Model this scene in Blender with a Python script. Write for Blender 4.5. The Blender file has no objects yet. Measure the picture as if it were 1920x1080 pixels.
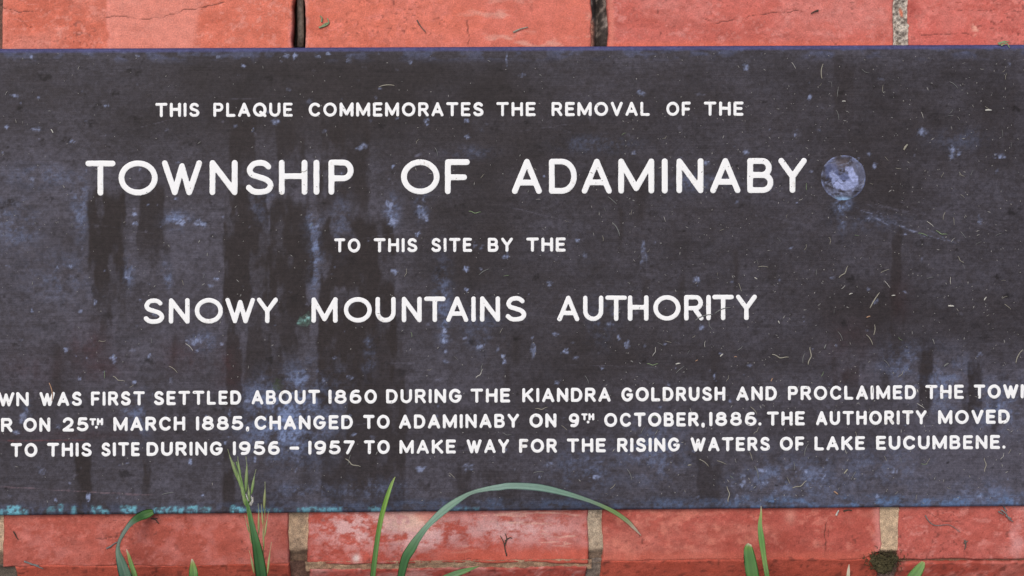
import bpy, math, random
import numpy as np
from mathutils import Matrix, Vector

random.seed(7)
C = bpy.context.scene
COL = C.collection

# ------------------------------------------------------------------ frame of the sloping brick face
ALPHA = math.radians(35.0)                 # elevation of the face normal
SA, CA = math.sin(ALPHA), math.cos(ALPHA)
MM = 0.000425                              # metres per photograph pixel on the face
DIST = 1.3
W, H = 1920.0, 1080.0
FPX = DIST / MM
UP = np.array([0.0, CA, SA])               # world up seen in face coordinates
FWD = np.array([0.0, -SA, CA])             # horizontal direction towards the viewer, in face coordinates
BASE_H = 0.30
SLAB = Matrix(((1, 0, 0, 0), (0, SA, -CA, 0), (0, CA, SA, BASE_H), (0, 0, 0, 1)))

yaw, roll = math.radians(1.03), math.radians(0.385)
cam_pos = np.array([-math.sin(yaw) * DIST, 0.0, math.cos(yaw) * DIST])
back = cam_pos / np.linalg.norm(cam_pos)
right0 = np.cross([0, 1, 0], back); right0 /= np.linalg.norm(right0)
up0 = np.cross(back, right0)
cr, sr = math.cos(roll), math.sin(roll)
right = cr * right0 - sr * up0
upv = sr * right0 + cr * up0

def ray(u, v):
    u = np.asarray(u, float); v = np.asarray(v, float)
    x = (u - W / 2) / FPX; y = -(v - H / 2) / FPX
    return x[..., None] * right + y[..., None] * upv - back

def onface(u, v, z=0.0):
    """point of the photograph -> face coordinates on the plane at height z above the bricks"""
    d = ray(u, v)
    t = (np.asarray(z, float) - cam_pos[2]) / d[..., 2]
    return cam_pos + t[..., None] * d

# ------------------------------------------------------------------ camera, world, sun, exposure
cam = bpy.data.cameras.new('camera'); co = bpy.data.objects.new('camera', cam); COL.objects.link(co)
cam.sensor_width = 36.0; cam.lens = 36.0 * FPX / W; cam.clip_start = 0.05; cam.clip_end = 200.0
Mc = Matrix(((right[0], upv[0], back[0], cam_pos[0]), (right[1], upv[1], back[1], cam_pos[1]),
             (right[2], upv[2], back[2], cam_pos[2]), (0, 0, 0, 1)))
co.matrix_world = SLAB @ Mc
cam.dof.use_dof = True; cam.dof.focus_distance = DIST - 0.006; cam.dof.aperture_fstop = 5.6
C.camera = co

SUN_EL, SUN_AZ = math.radians(58), math.radians(205)      # azimuth from north (+Y), clockwise
world = bpy.data.worlds.new('World'); C.world = world; world.use_nodes = True
wn = world.node_tree.nodes; wl = world.node_tree.links
bg = wn['Background']; sky = wn.new('ShaderNodeTexSky'); sky.sky_type = 'NISHITA'; sky.sun_disc = False
sky.sun_elevation = SUN_EL; sky.sun_rotation = SUN_AZ
sky.air_density = 1.0; sky.dust_density = 4.0; sky.ozone_density = 1.0
wl.new(sky.outputs[0], bg.inputs[0]); bg.inputs[1].default_value = 0.12
sun = bpy.data.lights.new('sun', 'SUN'); so = bpy.data.objects.new('sun', sun); COL.objects.link(so)
sun.energy = 1.5; sun.angle = math.radians(40); sun.color = (1.0, 0.94, 0.865)
sd = Vector((math.sin(SUN_AZ) * math.cos(SUN_EL), math.cos(SUN_AZ) * math.cos(SUN_EL), math.sin(SUN_EL)))
so.rotation_euler = sd.to_track_quat('Z', 'Y').to_euler(); so.location = (0, -3, 4)
vs = C.view_settings; vs.view_transform = 'Standard'; vs.look = 'None'; vs.gamma = 1.0; vs.use_curve_mapping = False
vs.exposure = 0.09

# ------------------------------------------------------------------ numpy noise
def vnoise(x, y, sx, sy, seed):
    r = np.random.RandomState(seed)
    t = r.rand(256, 256)
    fx = np.asarray(x, float) / sx + 1000.37; fy = np.asarray(y, float) / sy + 1000.71
    ix = np.floor(fx).astype(int); iy = np.floor(fy).astype(int)
    ax = fx - ix; ay = fy - iy
    ax = ax * ax * (3 - 2 * ax); ay = ay * ay * (3 - 2 * ay)
    g = lambda i, j: t[j & 255, i & 255]
    return (g(ix, iy) * (1 - ax) + g(ix + 1, iy) * ax) * (1 - ay) + (g(ix, iy + 1) * (1 - ax) + g(ix + 1, iy + 1) * ax) * ay

def fbm(x, y, sx, sy, seed, octs=4, gain=0.55):
    s, a, n = 0.0, 1.0, 0.0
    for k in range(octs):
        s = s + a * vnoise(x, y, sx / 2 ** k, sy / 2 ** k, seed + 17 * k); n += a; a *= gain
    return s / n

def ss(a, b, x):
    t = np.clip((x - a) / (b - a), 0, 1); return t * t * (3 - 2 * t)

def lin(r, g, b):
    f = lambda c: (c / 255 / 12.92) if c <= 10 else ((c / 255 + 0.055) / 1.055) ** 2.4
    return np.array([f(r), f(g), f(b)])

def mix(a, b, m):
    return a + (b - a) * m[..., None]

# ------------------------------------------------------------------ object helpers
def mesh_from(name, verts, faces, mat, color=None, smooth=False):
    me = bpy.data.meshes.new(name)
    me.from_pydata([tuple(map(float, v)) for v in verts], [], [tuple(map(int, f)) for f in faces])
    if color is not None:
        at = me.color_attributes.new('stain', 'FLOAT_COLOR', 'POINT')
        c4 = np.ones((len(verts), 4), np.float32); c4[:, :3] = color
        at.data.foreach_set('color', c4.ravel())
    me.materials.append(mat)
    if smooth:
        me.polygons.foreach_set('use_smooth', [True] * len(me.polygons))
    me.update()
    return me

def grid_faces(ny, nx, off=0):
    j, i = np.meshgrid(np.arange(ny - 1), np.arange(nx - 1), indexing='ij')
    a = off + j * nx + i
    return np.stack([a, a + 1, a + nx + 1, a + nx], -1).reshape(-1, 4)

def link(name, me, parent=None, label=None):
    o = bpy.data.objects.new(name, me); COL.objects.link(o)
    if parent is not None: o.parent = parent
    if label: o['label'] = label
    return o

def tag(o, label=None, cat=None, group=None, kind=None):
    if label: o['label'] = label
    if cat: o['category'] = cat
    if group: o['group'] = group
    if kind: o['kind'] = kind
    return o

def place(o, p=(0, 0, 0), rz=0.0):
    o.matrix_world = SLAB @ Matrix.Translation(Vector([float(c) for c in p])) @ Matrix.Rotation(rz, 4, 'Z')
    return o

def thing(name, p, label, cat, group=None):
    o = bpy.data.objects.new(name, None); o.empty_display_size = 0.02; COL.objects.link(o)
    place(o, p); tag(o, label, cat, group)
    return o

# ------------------------------------------------------------------ materials
def new_mat(name):
    m = bpy.data.materials.new(name); m.use_nodes = True
    nt = m.node_tree; return m, nt, nt.nodes['Principled BSDF']

def nd(nt, typ, **kw):
    n = nt.nodes.new(typ)
    for k, v in kw.items(): setattr(n, k, v)
    return n

def coords(nt, scale):
    tc = nd(nt, 'ShaderNodeTexCoord'); mp = nd(nt, 'ShaderNodeMapping')
    mp.inputs['Scale'].default_value = scale
    nt.links.new(tc.outputs['Object'], mp.inputs['Vector']); return mp.outputs[0]

def noise(nt, vec, scale, detail=3.0, rough=0.55):
    n = nd(nt, 'ShaderNodeTexNoise'); n.inputs['Scale'].default_value = scale
    n.inputs['Detail'].default_value = detail; n.inputs['Roughness'].default_value = rough
    nt.links.new(vec, n.inputs['Vector']); return n.outputs['Fac']

def maprange(nt, fac, a, b, c, d):
    n = nd(nt, 'ShaderNodeMapRange'); n.inputs[1].default_value = a; n.inputs[2].default_value = b
    n.inputs[3].default_value = c; n.inputs[4].default_value = d
    nt.links.new(fac, n.inputs[0]); return n.outputs[0]

def mathn(nt, op, a, b):
    n = nd(nt, 'ShaderNodeMath', operation=op)
    for k, s in enumerate((a, b)):
        if isinstance(s, (int, float)): n.inputs[k].default_value = s
        else: nt.links.new(s, n.inputs[k])
    return n.outputs[0]

def scale_color(nt, col, fac):
    n = nd(nt, 'ShaderNodeVectorMath', operation='SCALE')
    nt.links.new(col, n.inputs[0]); nt.links.new(fac, n.inputs['Scale']); return n.outputs[0]

def attr(nt, name='stain'):
    return nd(nt, 'ShaderNodeAttribute', attribute_name=name).outputs['Color']

def bump(nt, b, height, strength, dist):
    n = nd(nt, 'ShaderNodeBump'); n.inputs['Strength'].default_value = strength; n.inputs['Distance'].default_value = dist
    nt.links.new(height, n.inputs['Height']); nt.links.new(n.outputs[0], b.inputs['Normal'])

# patinated bronze: stains come with the mesh, brushing and grain from the nodes
M_PLAQUE, nt, b = new_mat('patinated_bronze')
brush = noise(nt, coords(nt, (14, 900, 14)), 1.0, 3)
brush2 = noise(nt, coords(nt, (60, 2300, 60)), 1.0, 2)
grain = noise(nt, coords(nt, (1, 1, 1)), 1300.0, 3)
k = mathn(nt, 'MULTIPLY', maprange(nt, brush, 0.3, 0.7, 0.91, 1.10), maprange(nt, brush2, 0.3, 0.7, 0.89, 1.12))
mid = noise(nt, coords(nt, (1, 1, 1)), 420.0, 5, 0.7)
k = mathn(nt, 'MULTIPLY', k, maprange(nt, mid, 0.3, 0.7, 0.70, 1.34))
k = mathn(nt, 'MULTIPLY', k, maprange(nt, grain, 0.3, 0.7, 0.82, 1.2))
nt.links.new(scale_color(nt, attr(nt), k), b.inputs['Base Color'])
nt.links.new(maprange(nt, grain, 0.3, 0.7, 0.42, 0.62), b.inputs['Roughness'])
b.inputs['Specular IOR Level'].default_value = 0.12
bump(nt, b, mathn(nt, 'ADD', mathn(nt, 'MULTIPLY', brush, 0.5), grain), 0.25, 0.0004)

# white enamel of the letters
M_WHITE, nt, b = new_mat('white_enamel')
n1 = noise(nt, coords(nt, (1, 1, 1)), 55.0, 4); n2 = noise(nt, coords(nt, (1, 1, 1)), 420.0, 3)
rp = nd(nt, 'ShaderNodeValToRGB'); nt.links.new(mathn(nt, 'ADD', mathn(nt, 'MULTIPLY', n1, 0.6), mathn(nt, 'MULTIPLY', n2, 0.4)), rp.inputs[0])
rp.color_ramp.elements[0].position = 0.25; rp.color_ramp.elements[0].color = (0.42, 0.36, 0.29, 1)
rp.color_ramp.elements[1].position = 0.39; rp.color_ramp.elements[1].color = (0.79, 0.80, 0.80, 1)
nt.links.new(rp.outputs[0], b.inputs['Base Color']); b.inputs['Roughness'].default_value = 0.5
b.inputs['Specular IOR Level'].default_value = 0.3

# fired brick
M_BRICK, nt, b = new_mat('fired_brick')
cv = coords(nt, (1, 1, 1))
g1 = noise(nt, cv, 110.0, 5); g2 = noise(nt, cv, 900.0, 3); g3 = noise(nt, cv, 2600.0, 2)
k = mathn(nt, 'MULTIPLY', maprange(nt, g1, 0.3, 0.7, 0.88, 1.12), maprange(nt, g2, 0.3, 0.7, 0.82, 1.18))
k = mathn(nt, 'MULTIPLY', k, maprange(nt, g3, 0.3, 0.7, 0.9, 1.1))
nt.links.new(scale_color(nt, attr(nt), k), b.inputs['Base Color'])
b.inputs['Roughness'].default_value = 0.85; b.inputs['Specular IOR Level'].default_value = 0.25
bump(nt, b, mathn(nt, 'ADD', g1, mathn(nt, 'MULTIPLY', g2, 0.8)), 0.55, 0.0009)

# sandy mortar (the sand grains are in the nodes, each joint's colour in the mesh)
M_MORTAR, nt, b = new_mat('sandy_mortar')
cv = coords(nt, (1, 1, 1)); g1 = noise(nt, cv, 260.0, 4); g2 = noise(nt, cv, 1500.0, 3)
k = mathn(nt, 'MULTIPLY', maprange(nt, g1, 0.3, 0.7, 0.7, 1.3), maprange(nt, g2, 0.35, 0.65, 0.6, 1.4))
nt.links.new(scale_color(nt, attr(nt), k), b.inputs['Base Color'])
b.inputs['Roughness'].default_value = 0.95
bump(nt, b, mathn(nt, 'ADD', g1, g2), 0.6, 0.0015)

def leaf_mat(name, c0, c1, trans=0.25):
    m, nt, b = new_mat(name)
    a = attr(nt)
    n = noise(nt, coords(nt, (1, 1, 1)), 300.0, 3)
    mx = nd(nt, 'ShaderNodeMix', data_type='RGBA')
    mx.inputs['A'].default_value = (*c0, 1); mx.inputs['B'].default_value = (*c1, 1); nt.links.new(n, mx.inputs['Factor'])
    ml = nd(nt, 'ShaderNodeMix', data_type='RGBA', blend_type='MULTIPLY'); ml.inputs['Factor'].default_value = 1.0
    nt.links.new(mx.outputs['Result'], ml.inputs['A']); nt.links.new(a, ml.inputs['B'])
    nt.links.new(ml.outputs['Result'], b.inputs['Base Color'])
    b.inputs['Roughness'].default_value = 0.5; b.inputs['Specular IOR Level'].default_value = 0.4
    tr = nd(nt, 'ShaderNodeBsdfTranslucent'); nt.links.new(ml.outputs['Result'], tr.inputs[0])
    ms = nd(nt, 'ShaderNodeMixShader'); ms.inputs[0].default_value = trans
    nt.links.new(b.outputs[0], ms.inputs[1]); nt.links.new(tr.outputs[0], ms.inputs[2])
    nt.links.new(ms.outputs[0], nt.nodes['Material Output'].inputs[0])
    return m
M_LEAF = leaf_mat('grass_leaf', (0.9, 0.9, 0.9), (1.1, 1.1, 1.1))

def plain(name, c, rough=0.8, var=0.25, scale=800):
    m, nt, b = new_mat(name)
    n = noise(nt, coords(nt, (1, 1, 1)), scale, 3)
    rgb = nd(nt, 'ShaderNodeRGB'); rgb.outputs[0].default_value = (*c, 1)
    nt.links.new(scale_color(nt, rgb.outputs[0], maprange(nt, n, 0.3, 0.7, 1 - var, 1 + var)), b.inputs['Base Color'])
    b.inputs['Roughness'].default_value = rough; b.inputs['Specular IOR Level'].default_value = 0.25
    return m
M_STRAW = plain('dry_straw', (0.28, 0.265, 0.215)); M_PALE = plain('bleached_straw', (0.46, 0.45, 0.41))
M_GREY = plain('greyed_straw', (0.16, 0.165, 0.16)); M_DUST = plain('grey_dust', (0.24, 0.235, 0.225)); M_OCHRE = plain('brick_crumb', (0.36, 0.22, 0.14))
M_DARK = plain('dark_twig', (0.055, 0.045, 0.035)); M_GREENISH = plain('faded_green_straw', (0.20, 0.27, 0.15))
M_SOIL = plain('dark_soil', (0.045, 0.035, 0.025), 0.95, 0.6, 120); M_MOSS = plain('dry_moss', (0.075, 0.065, 0.032), 0.95, 0.6, 500)
M_CORE = plain('joint_dirt', (0.03, 0.026, 0.022), 0.95, 0.5, 300)
M_TWIG = plain('weathered_stick', (0.11, 0.09, 0.075), 0.6, 0.5, 400)

# ------------------------------------------------------------------ setting: the ground in front of the bricks
ARRIS_V = 1056.5
Y0 = float(onface(960, ARRIS_V)[1])                 # the front edge of the sloping bricks
FRONT_H = 0.095
gz = float((SLAB @ Vector((0, Y0, 0)))[2]) - FRONT_H
gy = float((SLAB @ Vector((0, Y0, 0)))[1])
n = 60
gx, gyy = np.meshgrid(np.linspace(-4, 4, n), np.linspace(-5, 4, n))
gh = gz + 0.012 * (fbm(gx, gyy, 0.4, 0.4, 5) - 0.5)
ground = link('ground', mesh_from('ground', np.stack([gx, gyy, gh], -1).reshape(-1, 3), grid_faces(n, n), M_SOIL, smooth=True))
tag(ground, kind='structure')

def onground(u, v):
    d = ray(u, v)
    # world z of face point p = p . UP + BASE_H
    t = (gz - BASE_H - cam_pos @ UP) / (d @ UP)
    return cam_pos + t * d

# ------------------------------------------------------------------ bricks
plinth_p = np.array([0.0, Y0, 0.0]) - UP * FRONT_H
plinth = thing('brick_plinth', plinth_p, 'sloping red brick plinth with sandy mortar joints under the dark plaque', 'brickwork')

def brick_tint(u, v, seed, base, pale, amount, cloud=130):
    c = np.broadcast_to(base, u.shape + (3,)).copy()
    m = ss(0.45, 0.7, fbm(u, v, cloud, cloud * 0.55, seed, 5)) * amount
    c = mix(c, pale, m)
    d = ss(0.48, 0.70, fbm(u, v, 90, 36, seed + 3, 5, .65)) * 0.5
    c = mix(c, base * np.array([0.72, 0.6, 0.55]), d)
    f = ss(0.58, 0.74, fbm(u, v, 20, 15, seed + 5, 4, .7)) * 0.6 * min(1, amount * 2)
    c = mix(c, pale * 1.15, f)
    c = c * (0.80 + 0.40 * fbm(u, v, 8, 6, seed + 11, 3, .75))[..., None]
    pit = ss(.84, .92, vnoise(u, v, 4.2, 3.4, seed + 61)) * ss(.42, .62, fbm(u, v, 46, 30, seed + 62, 3))
    c = mix(c, base * np.array([.45, .36, .34]), pit * .7)
    c = mix(c, pale * np.array([1.08, 1.12, 1.1]), ss(.70, .86, vnoise(u, v, 5, 5, seed + 13)) * ss(.35, .7, fbm(u, v, 50, 40, seed + 14, 3)) * .5)
    c = mix(c, base * np.array([.62, .52, .5]), ss(.014, .003, np.abs(fbm(u, v, 70, 24, seed + 15, 4) - .5)) * ss(.52, .66, fbm(u, v, 60, 40, seed + 16, 3)) * .5)
    c = mix(c, pale * 1.1, ss(.02, .004, np.abs(fbm(u, v, 90, 20, seed + 17, 4) - .5)) * ss(.55, .66, fbm(u, v, 60, 40, seed + 18, 3)) * .45)
    c = mix(c, base * np.array([.9, .78, .7]) , ss(.5, .7, fbm(u, v, 30, 22, seed + 19, 4)) * .35)
    s = ss(0.80, 0.90, vnoise(u, v, 5, 4, seed + 9)) * ss(0.5, 0.7, vnoise(u, v, 60, 40, seed + 8)) * 0.55
    c = mix(c, lin(90, 50, 45), s)
    return c

def polydist(u, v, pts, wob, seed):
    d = np.full(u.shape, 1e9)
    u = u + wob * (fbm(u, v, 14, 14, seed, 3) - 0.5); v = v + wob * (fbm(u, v, 14, 14, seed + 1, 3) - 0.5)
    for (x0, y0), (x1, y1) in zip(pts[:-1], pts[1:]):
        dx, dy = x1 - x0, y1 - y0
        t = np.clip(((u - x0) * dx + (v - y0) * dy) / (dx * dx + dy * dy), 0, 1)
        d = np.minimum(d, np.hypot(u - x0 - t * dx, v - y0 - t * dy))
    return d

def brick(u0, u1, v0, v1, vis0, vis1, seed, paint, cracks=(), step=1.8, frame=None, label=None, edge=2.0, lift=0.0, worn=None, tilt=0.0):
    """One brick. u,v run in photograph pixels of the face; frame maps (u, v, height) to face coordinates."""
    frame = frame or (lambda u, v, z: onface(u, v) + np.stack([0 * z, 0 * z, z], -1))
    us = np.unique(np.concatenate([np.linspace(u0, u0 + 6, 6), np.arange(u0 + 6 + step, u1 - 6, step), np.linspace(u1 - 6, u1, 6)]))
    vis0 = max(v0, vis0); vis1 = min(v1, vis1)
    vsx = [np.linspace(vis0, vis1, max(4, int((vis1 - vis0) / step)))]
    if v0 < vis0: vsx.append(np.array([v0]))
    if v1 > vis1: vsx.append(np.array([v1]))
    if vis0 == v0: vsx.append(np.linspace(v0, v0 + 6, 6))
    if vis1 == v1: vsx.append(np.linspace(v1 - 6, v1, 6))
    vv = np.unique(np.round(np.concatenate(vsx), 2))
    u, v = np.meshgrid(us, vv)
    a = (u - u0) / (u1 - u0); c = (v - v0) / (v1 - v0)
    # ragged outline
    wl_ = (fbm(v, v * 0, 40, 40, seed + 31, 4) - 0.5) * edge * 4; wr_ = (fbm(v, v * 0, 40, 40, seed + 33, 4) - 0.5) * edge * 4
    wt_ = (fbm(u, u * 0, 60, 60, seed + 35, 5) - 0.5) * edge * 5; wb_ = (fbm(u, u * 0, 60, 60, seed + 37, 5) - 0.5) * edge * 5
    if worn: wb_ = wb_ + worn(u)
    uu = u + wl_ * (1 - a) ** 8 + wr_ * a ** 8
    vw = v + wt_ * (1 - c) ** 6 + wb_ * c ** 6
    vw = vw + tilt * (u - 960)
    de = np.minimum(np.minimum(u - u0, u1 - u), np.minimum(v - v0, v1 - v))
    r = 5.0
    z = -(1 - np.sqrt(np.clip(1 - (1 - np.clip(de / r, 0, 1)) ** 2, 0, 1))) * 0.0022
    z = z + (fbm(u, v, 120, 60, seed + 41, 4) - 0.5) * 0.0016 + (fbm(u, v, 10, 8, seed + 43, 2) - 0.5) * 0.0003 + lift
    col = paint(u, v)
    ed = ss(4, 0, de) * 0.30
    col = mix(col, lin(120, 70, 60), ed * vnoise(u, v, 9, 9, seed + 45))
    for pts, wd in cracks:
        d = polydist(u, v, pts, 9, seed + 51)
        m = ss(wd * 1.3, wd * 0.3, d) * (0.25 + 0.75 * ss(0.2, 0.6, vnoise(u, v, 14, 14, seed + 53)))
        z = z - m * 0.0004; col = mix(col, lin(84, 48, 42), m * 0.8)
    P = frame(uu, vw, z)
    ny, nx = u.shape
    V = P.reshape(-1, 3); F = [tuple(f) for f in grid_faces(ny, nx)[:, ::-1]]
    colr = col.reshape(-1, 3)
    ring = list(range(nx)) + [j * nx + nx - 1 for j in range(1, ny)] + [(ny - 1) * nx + i for i in range(nx - 2, -1, -1)] + [j * nx for j in range(ny - 2, 0, -1)]
    deep = frame(uu, vw, z * 0 - 0.030).reshape(-1, 3)[ring]
    off = len(V); m = len(ring)
    V = np.concatenate([V, deep]); colr = np.concatenate([colr, colr[ring] * 0.8])
    for q in range(m):
        F.append((ring[q], ring[(q + 1) % m], off + (q + 1) % m, off + q))
    F.append(tuple(off + q for q in range(m)))
    V = V - plinth_p
    me = mesh_from('brick', V, F, M_BRICK, colr, smooth=True)
    return link('brick', me, plinth, label)

A = lambda r, g, b: lin(r, g, b) * 0.86
ORANGE, PINK, RED = A(217, 121, 100), A(218, 146, 132), A(208, 110, 98)
def paint_a(u, v):
    c = brick_tint(u, v, 101, ORANGE, PINK, 0.45)
    wob = 14 * (fbm(u, v, 30, 30, 111, 3) - 0.5)
    band = ss(196, 206, u + wob) * ss(378, 362, u + wob + 0.15 * (v - 50)) + ss(16, 0, u) * 0.6
    c = mix(c, A(228, 146, 130), band * (0.50 + 0.4 * fbm(u, v, 40, 25, 112, 4)))
    c = mix(c, A(238, 150, 135), np.exp(-((u + wob - 203) / 4.0) ** 2) * 0.7)
    c = mix(c, A(230, 150, 145), ss(535, 546, u + wob) * 0.5 * ss(30, 60, v))
    return c
def paint_b(u, v):
    c = brick_tint(u, v, 201, ORANGE * 1.02, A(216, 128, 115), 0.5)
    c = mix(c, A(214, 118, 102), ss(800, 950, u) * 0.6)
    c = mix(c, A(226, 166, 150), ss(0.58, 0.75, fbm(u, v, 60, 22, 205, 4)) * ss(830, 920, u) * 0.7)
    c = mix(c, A(222, 160, 150), ss(584, 574, u + 8 * vnoise(u, v, 12, 12, 207)) * 0.6)
    return c
def paint_c(u, v):
    c = brick_tint(u, v, 301, A(206, 112, 101), A(210, 136, 127), 0.5)
    c = mix(c, A(226, 116, 92), ss(70, 88, v + 10 * (fbm(u, v, 60, 20, 303) - .5)) * 0.7)
    c = mix(c, A(224, 136, 118), np.exp(-((u - 1146) / 5.0) ** 2) * 0.7)
    return c
def paint_d(u, v):
    c = brick_tint(u, v, 401, A(208, 108, 98), A(214, 132, 122), 0.4)
    c = mix(c, A(160, 70, 62), np.exp(-((u - 1712) / 14) ** 2 - ((v - 15) / 16) ** 2) * 0.7)
    c = mix(c, A(236, 170, 150), np.exp(-((u - 1829) / 6) ** 2 - ((v - 52) / 14) ** 2) * ss(.4, .6, vnoise(u, v, 5, 5, 403)))
    return c
TB = 158.0   # the lower joint of this course lies behind the plaque
brick(4, 549, -100, TB, -12, 112, 11, paint_a, [([(200, 30), (260, 36), (300, 33), (345, 20), (420, 4)], 1.1), ([(0, 12), (40, 22), (75, 20)], .9), ([(30, 30), (60, 52)], .7)], label='orange red brick crossed by a broad pale pink band')
brick(571, 1109, -100, TB, -12, 112, 21, paint_b, [([(875, 38), (879, 62), (877, 84)], 1.0), ([(715, 30), (726, 45), (800, 62)], .6)], label='orange brick turning chalky pink to the right')
brick(1138, 1676, -100, TB, -12, 112, 31, paint_c, [([(1320, 34), (1345, 42), (1390, 34), (1440, 25), (1500, 20)], 1.0), ([(1550, 70), (1570, 84)], .7), ([(1180, 10), (1210, 30)], .7)], label='dull pinkish red brick')
brick(1702, 2240, -100, TB, -12, 112, 41, paint_d, [([(1720, 62), (1760, 66), (1800, 61), (1830, 66)], .9), ([(1780, 18), (1860, 20), (1840, 24)], .7)], label='bright red brick with a pale scuff')
brick(-560, -8, -100, TB, -12, 112, 51, lambda u, v: brick_tint(u, v, 501, ORANGE, PINK, 0.4), step=8)

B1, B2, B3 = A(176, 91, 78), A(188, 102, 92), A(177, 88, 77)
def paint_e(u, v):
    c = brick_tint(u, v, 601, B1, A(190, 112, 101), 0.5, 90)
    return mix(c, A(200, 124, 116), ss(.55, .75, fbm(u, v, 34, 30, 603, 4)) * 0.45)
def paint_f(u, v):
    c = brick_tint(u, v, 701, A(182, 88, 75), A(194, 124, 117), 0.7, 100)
    w = np.exp(-((u - 665) / 75) ** 2 - ((v - 985) / 38) ** 2) + 0.75 * np.exp(-((u - 790) / 60) ** 2 - ((v - 1000) / 40) ** 2) + 0.7 * np.exp(-((u - 960) / 120) ** 2 - ((v - 990) / 30) ** 2)
    m = w * ss(0.36, 0.58, fbm(u, v, 30, 20, 703, 6, .72))
    c = mix(c, A(220, 180, 178), np.clip(m * 1.4, 0, 1) * 0.8)
    c = mix(c, A(228, 190, 172), np.exp(-((u - 765) / 40) ** 2 - ((v - 976) / 15) ** 2) * ss(.35, .6, fbm(u, v, 16, 12, 705, 4)) * .9)
    c = mix(c, A(222, 180, 164), ss(0.6, 0.72, fbm(u + v * .3, v, 46, 5, 707, 3)) * ss(.45, .6, fbm(u, v, 90, 40, 708, 2)) * .55)
    c = mix(c, A(194, 94, 76), ss(1022, 1040, v + 10 * (fbm(u, v, 40, 20, 709) - .5)) * ss(760, 850, u) * .8)
    c = mix(c, A(215, 195, 190), np.exp(-((u - 668) / 7) ** 2 - ((v - 1044) / 8) ** 2))
    return c
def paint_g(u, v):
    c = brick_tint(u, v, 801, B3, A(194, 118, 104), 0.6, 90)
    c = mix(c, A(216, 132, 114), ss(.56, .72, fbm(u, v, 30, 26, 803, 4)) * ss(1480, 1380, u) * .6)
    c = mix(c, A(216, 150, 134), np.exp(-((u - 1482) / 10) ** 2 - ((v - 972) / 14) ** 2) * .6)
    c = mix(c, A(192, 98, 80), ss(1030, 1046, v + 8 * (fbm(u, v, 40, 20, 805) - .5)) * .6)
    c = mix(c, A(222, 150, 142), ss(1638, 1652, u + 8 * vnoise(u, v, 10, 10, 807)) * .6)
    return c
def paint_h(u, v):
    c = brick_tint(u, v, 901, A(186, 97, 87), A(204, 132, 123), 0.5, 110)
    return mix(c, A(222, 160, 156), ss(.5, .75, fbm(u, v, 40, 60, 903, 4)) * ss(1830, 1900, u) * .7)
BV = 806.0; TLT = -0.0085
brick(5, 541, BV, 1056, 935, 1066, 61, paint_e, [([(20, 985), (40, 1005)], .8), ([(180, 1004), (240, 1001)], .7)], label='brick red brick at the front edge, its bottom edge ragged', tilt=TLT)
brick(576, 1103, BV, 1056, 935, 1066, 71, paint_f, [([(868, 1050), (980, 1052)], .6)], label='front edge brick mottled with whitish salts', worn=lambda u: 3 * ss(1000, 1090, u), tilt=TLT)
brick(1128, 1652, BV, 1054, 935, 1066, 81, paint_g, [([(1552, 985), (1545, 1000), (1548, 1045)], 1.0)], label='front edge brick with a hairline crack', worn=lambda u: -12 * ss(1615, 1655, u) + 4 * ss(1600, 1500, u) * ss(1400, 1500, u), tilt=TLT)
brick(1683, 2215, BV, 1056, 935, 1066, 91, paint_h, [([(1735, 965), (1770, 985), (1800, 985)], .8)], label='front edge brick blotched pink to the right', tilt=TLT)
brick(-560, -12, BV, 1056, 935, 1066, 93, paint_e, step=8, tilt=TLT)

# the two courses the plaque covers, seen only past its ends
for q, (va_, vb_) in enumerate(((182, 458), (482, 782))):
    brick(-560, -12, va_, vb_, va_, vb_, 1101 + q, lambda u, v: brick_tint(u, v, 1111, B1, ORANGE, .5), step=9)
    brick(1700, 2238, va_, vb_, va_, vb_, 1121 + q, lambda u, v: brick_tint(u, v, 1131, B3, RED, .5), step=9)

# the upright front of the plinth, below the edge
def front(u, v, z):
    p = onface(u, 0 * u + ARRIS_V) * np.array([1, 0, 0]) + np.array([0, Y0, 0])
    s = (ARRIS_V - v) * MM
    return p + s[..., None] * UP + (z - 0.0004)[..., None] * FWD
FR = A(194, 92, 74)
pf = lambda sd, base, pale, am: (lambda u, v: mix(brick_tint(u, v, sd, base, pale, am, 70), lin(60, 40, 36), ss(.74, .84, vnoise(u, v, 7, 6, sd + 2)) * .5))
brick(26, 543, 1053, 1228, 1053, 1228, 1001, pf(1001, FR, A(190, 96, 80), .4), frame=front, step=4, label='shaded front brick under the leftmost edge brick')
brick(578, 1101, 1068, 1228, 1068, 1228, 1011, pf(1011, A(182, 86, 76), A(206, 150, 144), .8), frame=front, step=4, label='front brick with pale salts below a mortar line')
brick(1126, 1650, 1053, 1228, 1053, 1228, 1021, pf(1021, FR, A(186, 90, 76), .3), frame=front, step=4, label='dark pitted front brick')
brick(1687, 2212, 1066, 1228, 1066, 1228, 1031, pf(1031, A(188, 88, 74), A(208, 130, 120), .5), frame=front, step=4)
brick(-556, -10, 1053, 1228, 1053, 1228, 1041, pf(1041, FR, A(186, 90, 76), .3), frame=front, step=8)

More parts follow.
